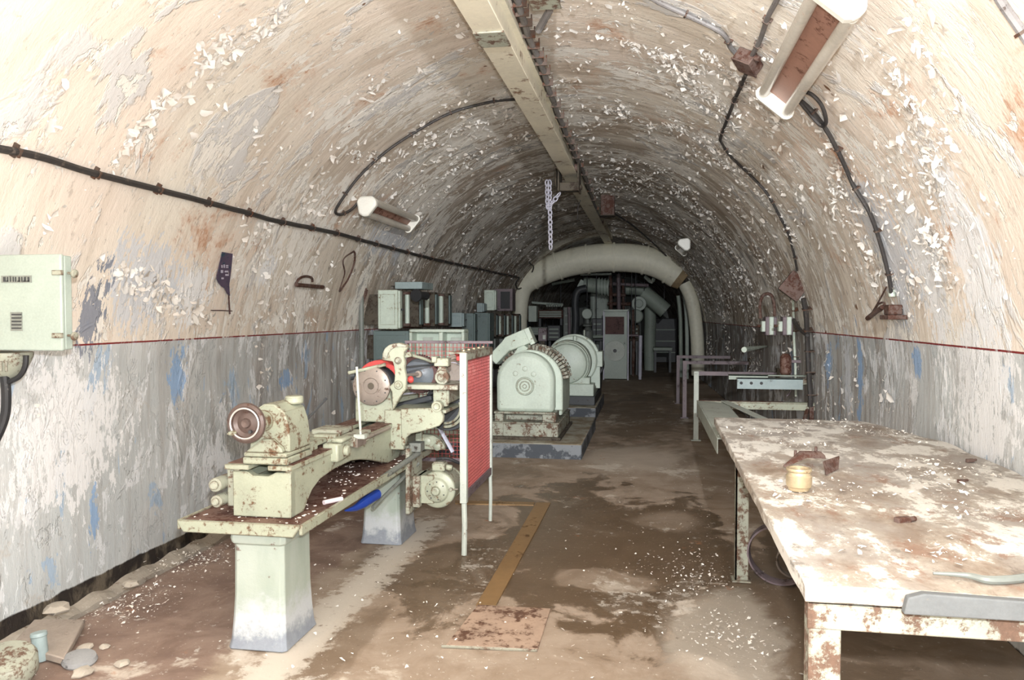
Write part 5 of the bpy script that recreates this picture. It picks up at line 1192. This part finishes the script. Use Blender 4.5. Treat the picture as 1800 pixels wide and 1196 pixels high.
# wheel rim and scrap beneath the bench
q = AZ(1362, 1030, 0)
T = thing('wheel_rim', (q.x+.08, q.y+.1, 0), 'grey rusty ring rim leaning beneath the workbench', 'ring')
m = MB(); m.lathe((q.x+.03, q.y+.02, .185), (.25, 1, .15), [(.185, -.035), (.175, -.035), (.17, 0), (.175, .035), (.185, .035), (.182, 0)], 44, True); m.build('rim', 'violet', T)
m = MB(); m.lathe((q.x+.12, q.y+.10, .12), (.3, 1, .1), [(.10, -.02), (.09, -.02), (.09, .02), (.10, .02)], 32, True); m.build('inner_ring', 'steel', T)
for k in range(3):
    p = AZ(1385+30*k, 985+10*k, 0); m = MB(); vs = []
    m.lathe((p.x+.1, p.y+.2, 0), (.1, .1, 1), [(.05, 0), (.075, .02), (.06, .07), (.02, .09)], 7); solo(m, 'rubble_lump', 'rust' if k != 1 else 'stone', ['brown lump of rubble under the bench by the ring', 'pale lump of rubble under the bench by the ring', 'brown rubble lump deepest under the bench'][k], 'rubble')
m = MB(); p0_, p1_ = AZ(1690, 1180, .0), AZ(1740, 1260, 0); m.tube([(1.05, 2.55, .02), (1.2, 3.4, .05)], .02, 10); solo(m, 'grey_pipe', 'fardark', 'grey pipe length lying under the near end of the bench', 'pipe')

# ------------------------------------------------------------------ floor items
a = AZ(784, 1136, 0); b = AZ(840, 1065, 0); c = AZ(968, 1072, 0); d = AZ(945, 1143, 0)
T = thing('floor_hatch', (a+c)/2, 'rusty steel floor hatch plate set into the concrete', 'hatch')
m = MB(); vs = [a, d, c, b]; m.add([v+Vector((0, 0, -.02)) for v in vs]+[v+Vector((0, 0, .006)) for v in vs], [[0, 3, 2, 1], [4, 5, 6, 7], [0, 1, 5, 4], [1, 2, 6, 5], [2, 3, 7, 6], [3, 0, 4, 7]])
M['hatch'] = worn('worn_floor_plate', (182, 156, 136), .5, 7, .7, .4, (118, 82, 62)); m.build('plate', 'hatch', T, .002)
m = MB(); m.tube([a+Vector((-.02, -.012, .002)), d+Vector((0, -.012, .002))], .007, 6); m.build('edge_bar', 'creamrust', T)
M['strip'] = worn('brown_cover_strip', (142, 112, 74), .35, 3, .55, .4, (110, 78, 46))
m = MB(); q = [AZ(837, 1065, 0), AZ(872, 1065, 0), AZ(968, 885, 0), AZ(943, 884, 0)]
m.add([v+Vector((0, 0, -.02)) for v in q]+[v+Vector((0, 0, .005)) for v in q], [[0, 3, 2, 1], [4, 5, 6, 7], [0, 1, 5, 4], [1, 2, 6, 5], [2, 3, 7, 6], [3, 0, 4, 7]]); solo(m, 'cable_trench_cover', 'strip', 'brown metal strip running along the floor from the hatch', 'floor strip')
m = MB(); q = [AZ(800, 886, 0), AZ(938, 889, 0), AZ(940, 884, 0), AZ(800, 881, 0)]
m.add([v+Vector((0, 0, -.02)) for v in q]+[v+Vector((0, 0, .005)) for v in q], [[0, 3, 2, 1], [4, 5, 6, 7], [0, 1, 5, 4], [1, 2, 6, 5], [2, 3, 7, 6], [3, 0, 4, 7]]); solo(m, 'cable_trench_cover', 'strip', 'narrow brown floor strip crossing towards the mesh guard', 'floor strip')
# scrap in the lower left corner
a, b, c, d = AZ(20, 1125, .06), AZ(60, 1082, .06), AZ(150, 1082, .06), AZ(112, 1150, .06)
m = MB(); vs = [a, d, c, b]; m.add([v+Vector((0, 0, -.055)) for v in vs]+[v-Vector((0,0,.02)) for v in vs], [[0, 3, 2, 1], [4, 5, 6, 7], [0, 1, 5, 4], [1, 2, 6, 5], [2, 3, 7, 6], [3, 0, 4, 7]]); solo(m, 'wooden_board', 'wood', 'grey splintered wooden board at the foot of the left wall', 'board', bevel=.006)
q = AZ(72, 1162, 0); m = MB(); m.lathe(q+Vector((0, 0, 0)), (-.12, .05, 1), [(.03, 0), (.034, .01), (.032, .11), (.036, .115), (.034, .13), (.0, .132)], 20); solo(m, 'metal_can', 'greyb', 'small upright grey green canister beside the wooden board', 'can')
q = AZ(14, 1196, 0); m = MB(); m.lathe((q.x, q.y, .01), (.15, -.25, 1), [(.0, .12), (.08, .118), (.11, .11), (.12, .095), (.12, .03), (.1, 0), (0, 0)], 32); solo(m, 'enamel_dish', 'creamrust', 'cream enamel dish with rust in the lower left corner', 'dish')
q = AZ(140, 1166, 0); m = MB(); m.lathe((q.x, q.y, .004), (.1, -.1, 1), [(.0, 0), (.07, .0), (.075, .01), (.068, .028), (.03, .034), (0, .032)], 28); o = solo(m, 'grey_disc', 'slate', 'flat grey disc lying on the floor at lower left', 'disc')
for px, py, s, lb in ((150, 1141, .035, 'pale flat stone just above the grey disc'), (183, 1139, .028, 'small white stone right of the grey disc'), (145, 1185, .045, 'pale broken stone at the bottom edge below the grey disc'), (212, 1170, .035, 'tan plaster lump right of the grey disc'), (100, 1075, .07, 'pale plaster lump against the left wall by the board'), (230, 1030, .05, 'long plaster lump at the wall foot')):
    q = AZ(px, py, 0); vs = []; m = MB(); m.lathe((q.x, q.y, -.002), (0, 0, 1), [(s*.8, 0), (s, s*.2), (s*.7, s*.55), (s*.2, s*.7)], 7)
    for v in m.v: v += Vector((noise.noise(v*30), noise.noise(v*30+Vector((5, 0, 0))), noise.noise(v*30)*.3))*s*.5
    solo(m, 'stone', 'stone', lb, 'stone', bevel=.003)

# ------------------------------------------------------------------ light: the photographer's flash just above the lens
ld = bpy.data.lights.new('flash', 'POINT'); ld.energy = 430; ld.color = (.93, .965, 1); ld.shadow_soft_size = .03
fl = bpy.data.objects.new('flash', ld); COL.objects.link(fl); fl.location = (.02, .02, H+.16)
# added spot behind the camera, no known source, brightens the far gallery
ld = bpy.data.lights.new('added_far_fill', 'SPOT'); ld.energy = 1750; ld.color = (.93, .965, 1); ld.shadow_soft_size = .04; ld.spot_size = R(46); ld.spot_blend = 1
f2 = bpy.data.objects.new('added_far_fill', ld); COL.objects.link(f2); f2.location = (.35, -1.5, 2.7)
f2.rotation_euler = (Vector((-.9, 14, 1.7))-f2.location).to_track_quat('-Z', 'Y').to_euler()
w = bpy.data.worlds.new('world'); scene.world = w; w.use_nodes = True
w.node_tree.nodes['Background'].inputs[0].default_value = (.01, .01, .012, 1); w.node_tree.nodes['Background'].inputs[1].default_value = 0.2
vs_ = scene.view_settings; vs_.view_transform = 'Standard'; vs_.look = 'None'; vs_.gamma = 1; vs_.use_curve_mapping = False; vs_.exposure = 0.62
try:
    cy = scene.cycles; cy.max_bounces = 5; cy.diffuse_bounces = 4; cy.glossy_bounces = 2; cy.transmission_bounces = 1; cy.volume_bounces = 0
    cy.use_adaptive_sampling = True; cy.adaptive_threshold = .05; cy.adaptive_min_samples = 16
except Exception: pass
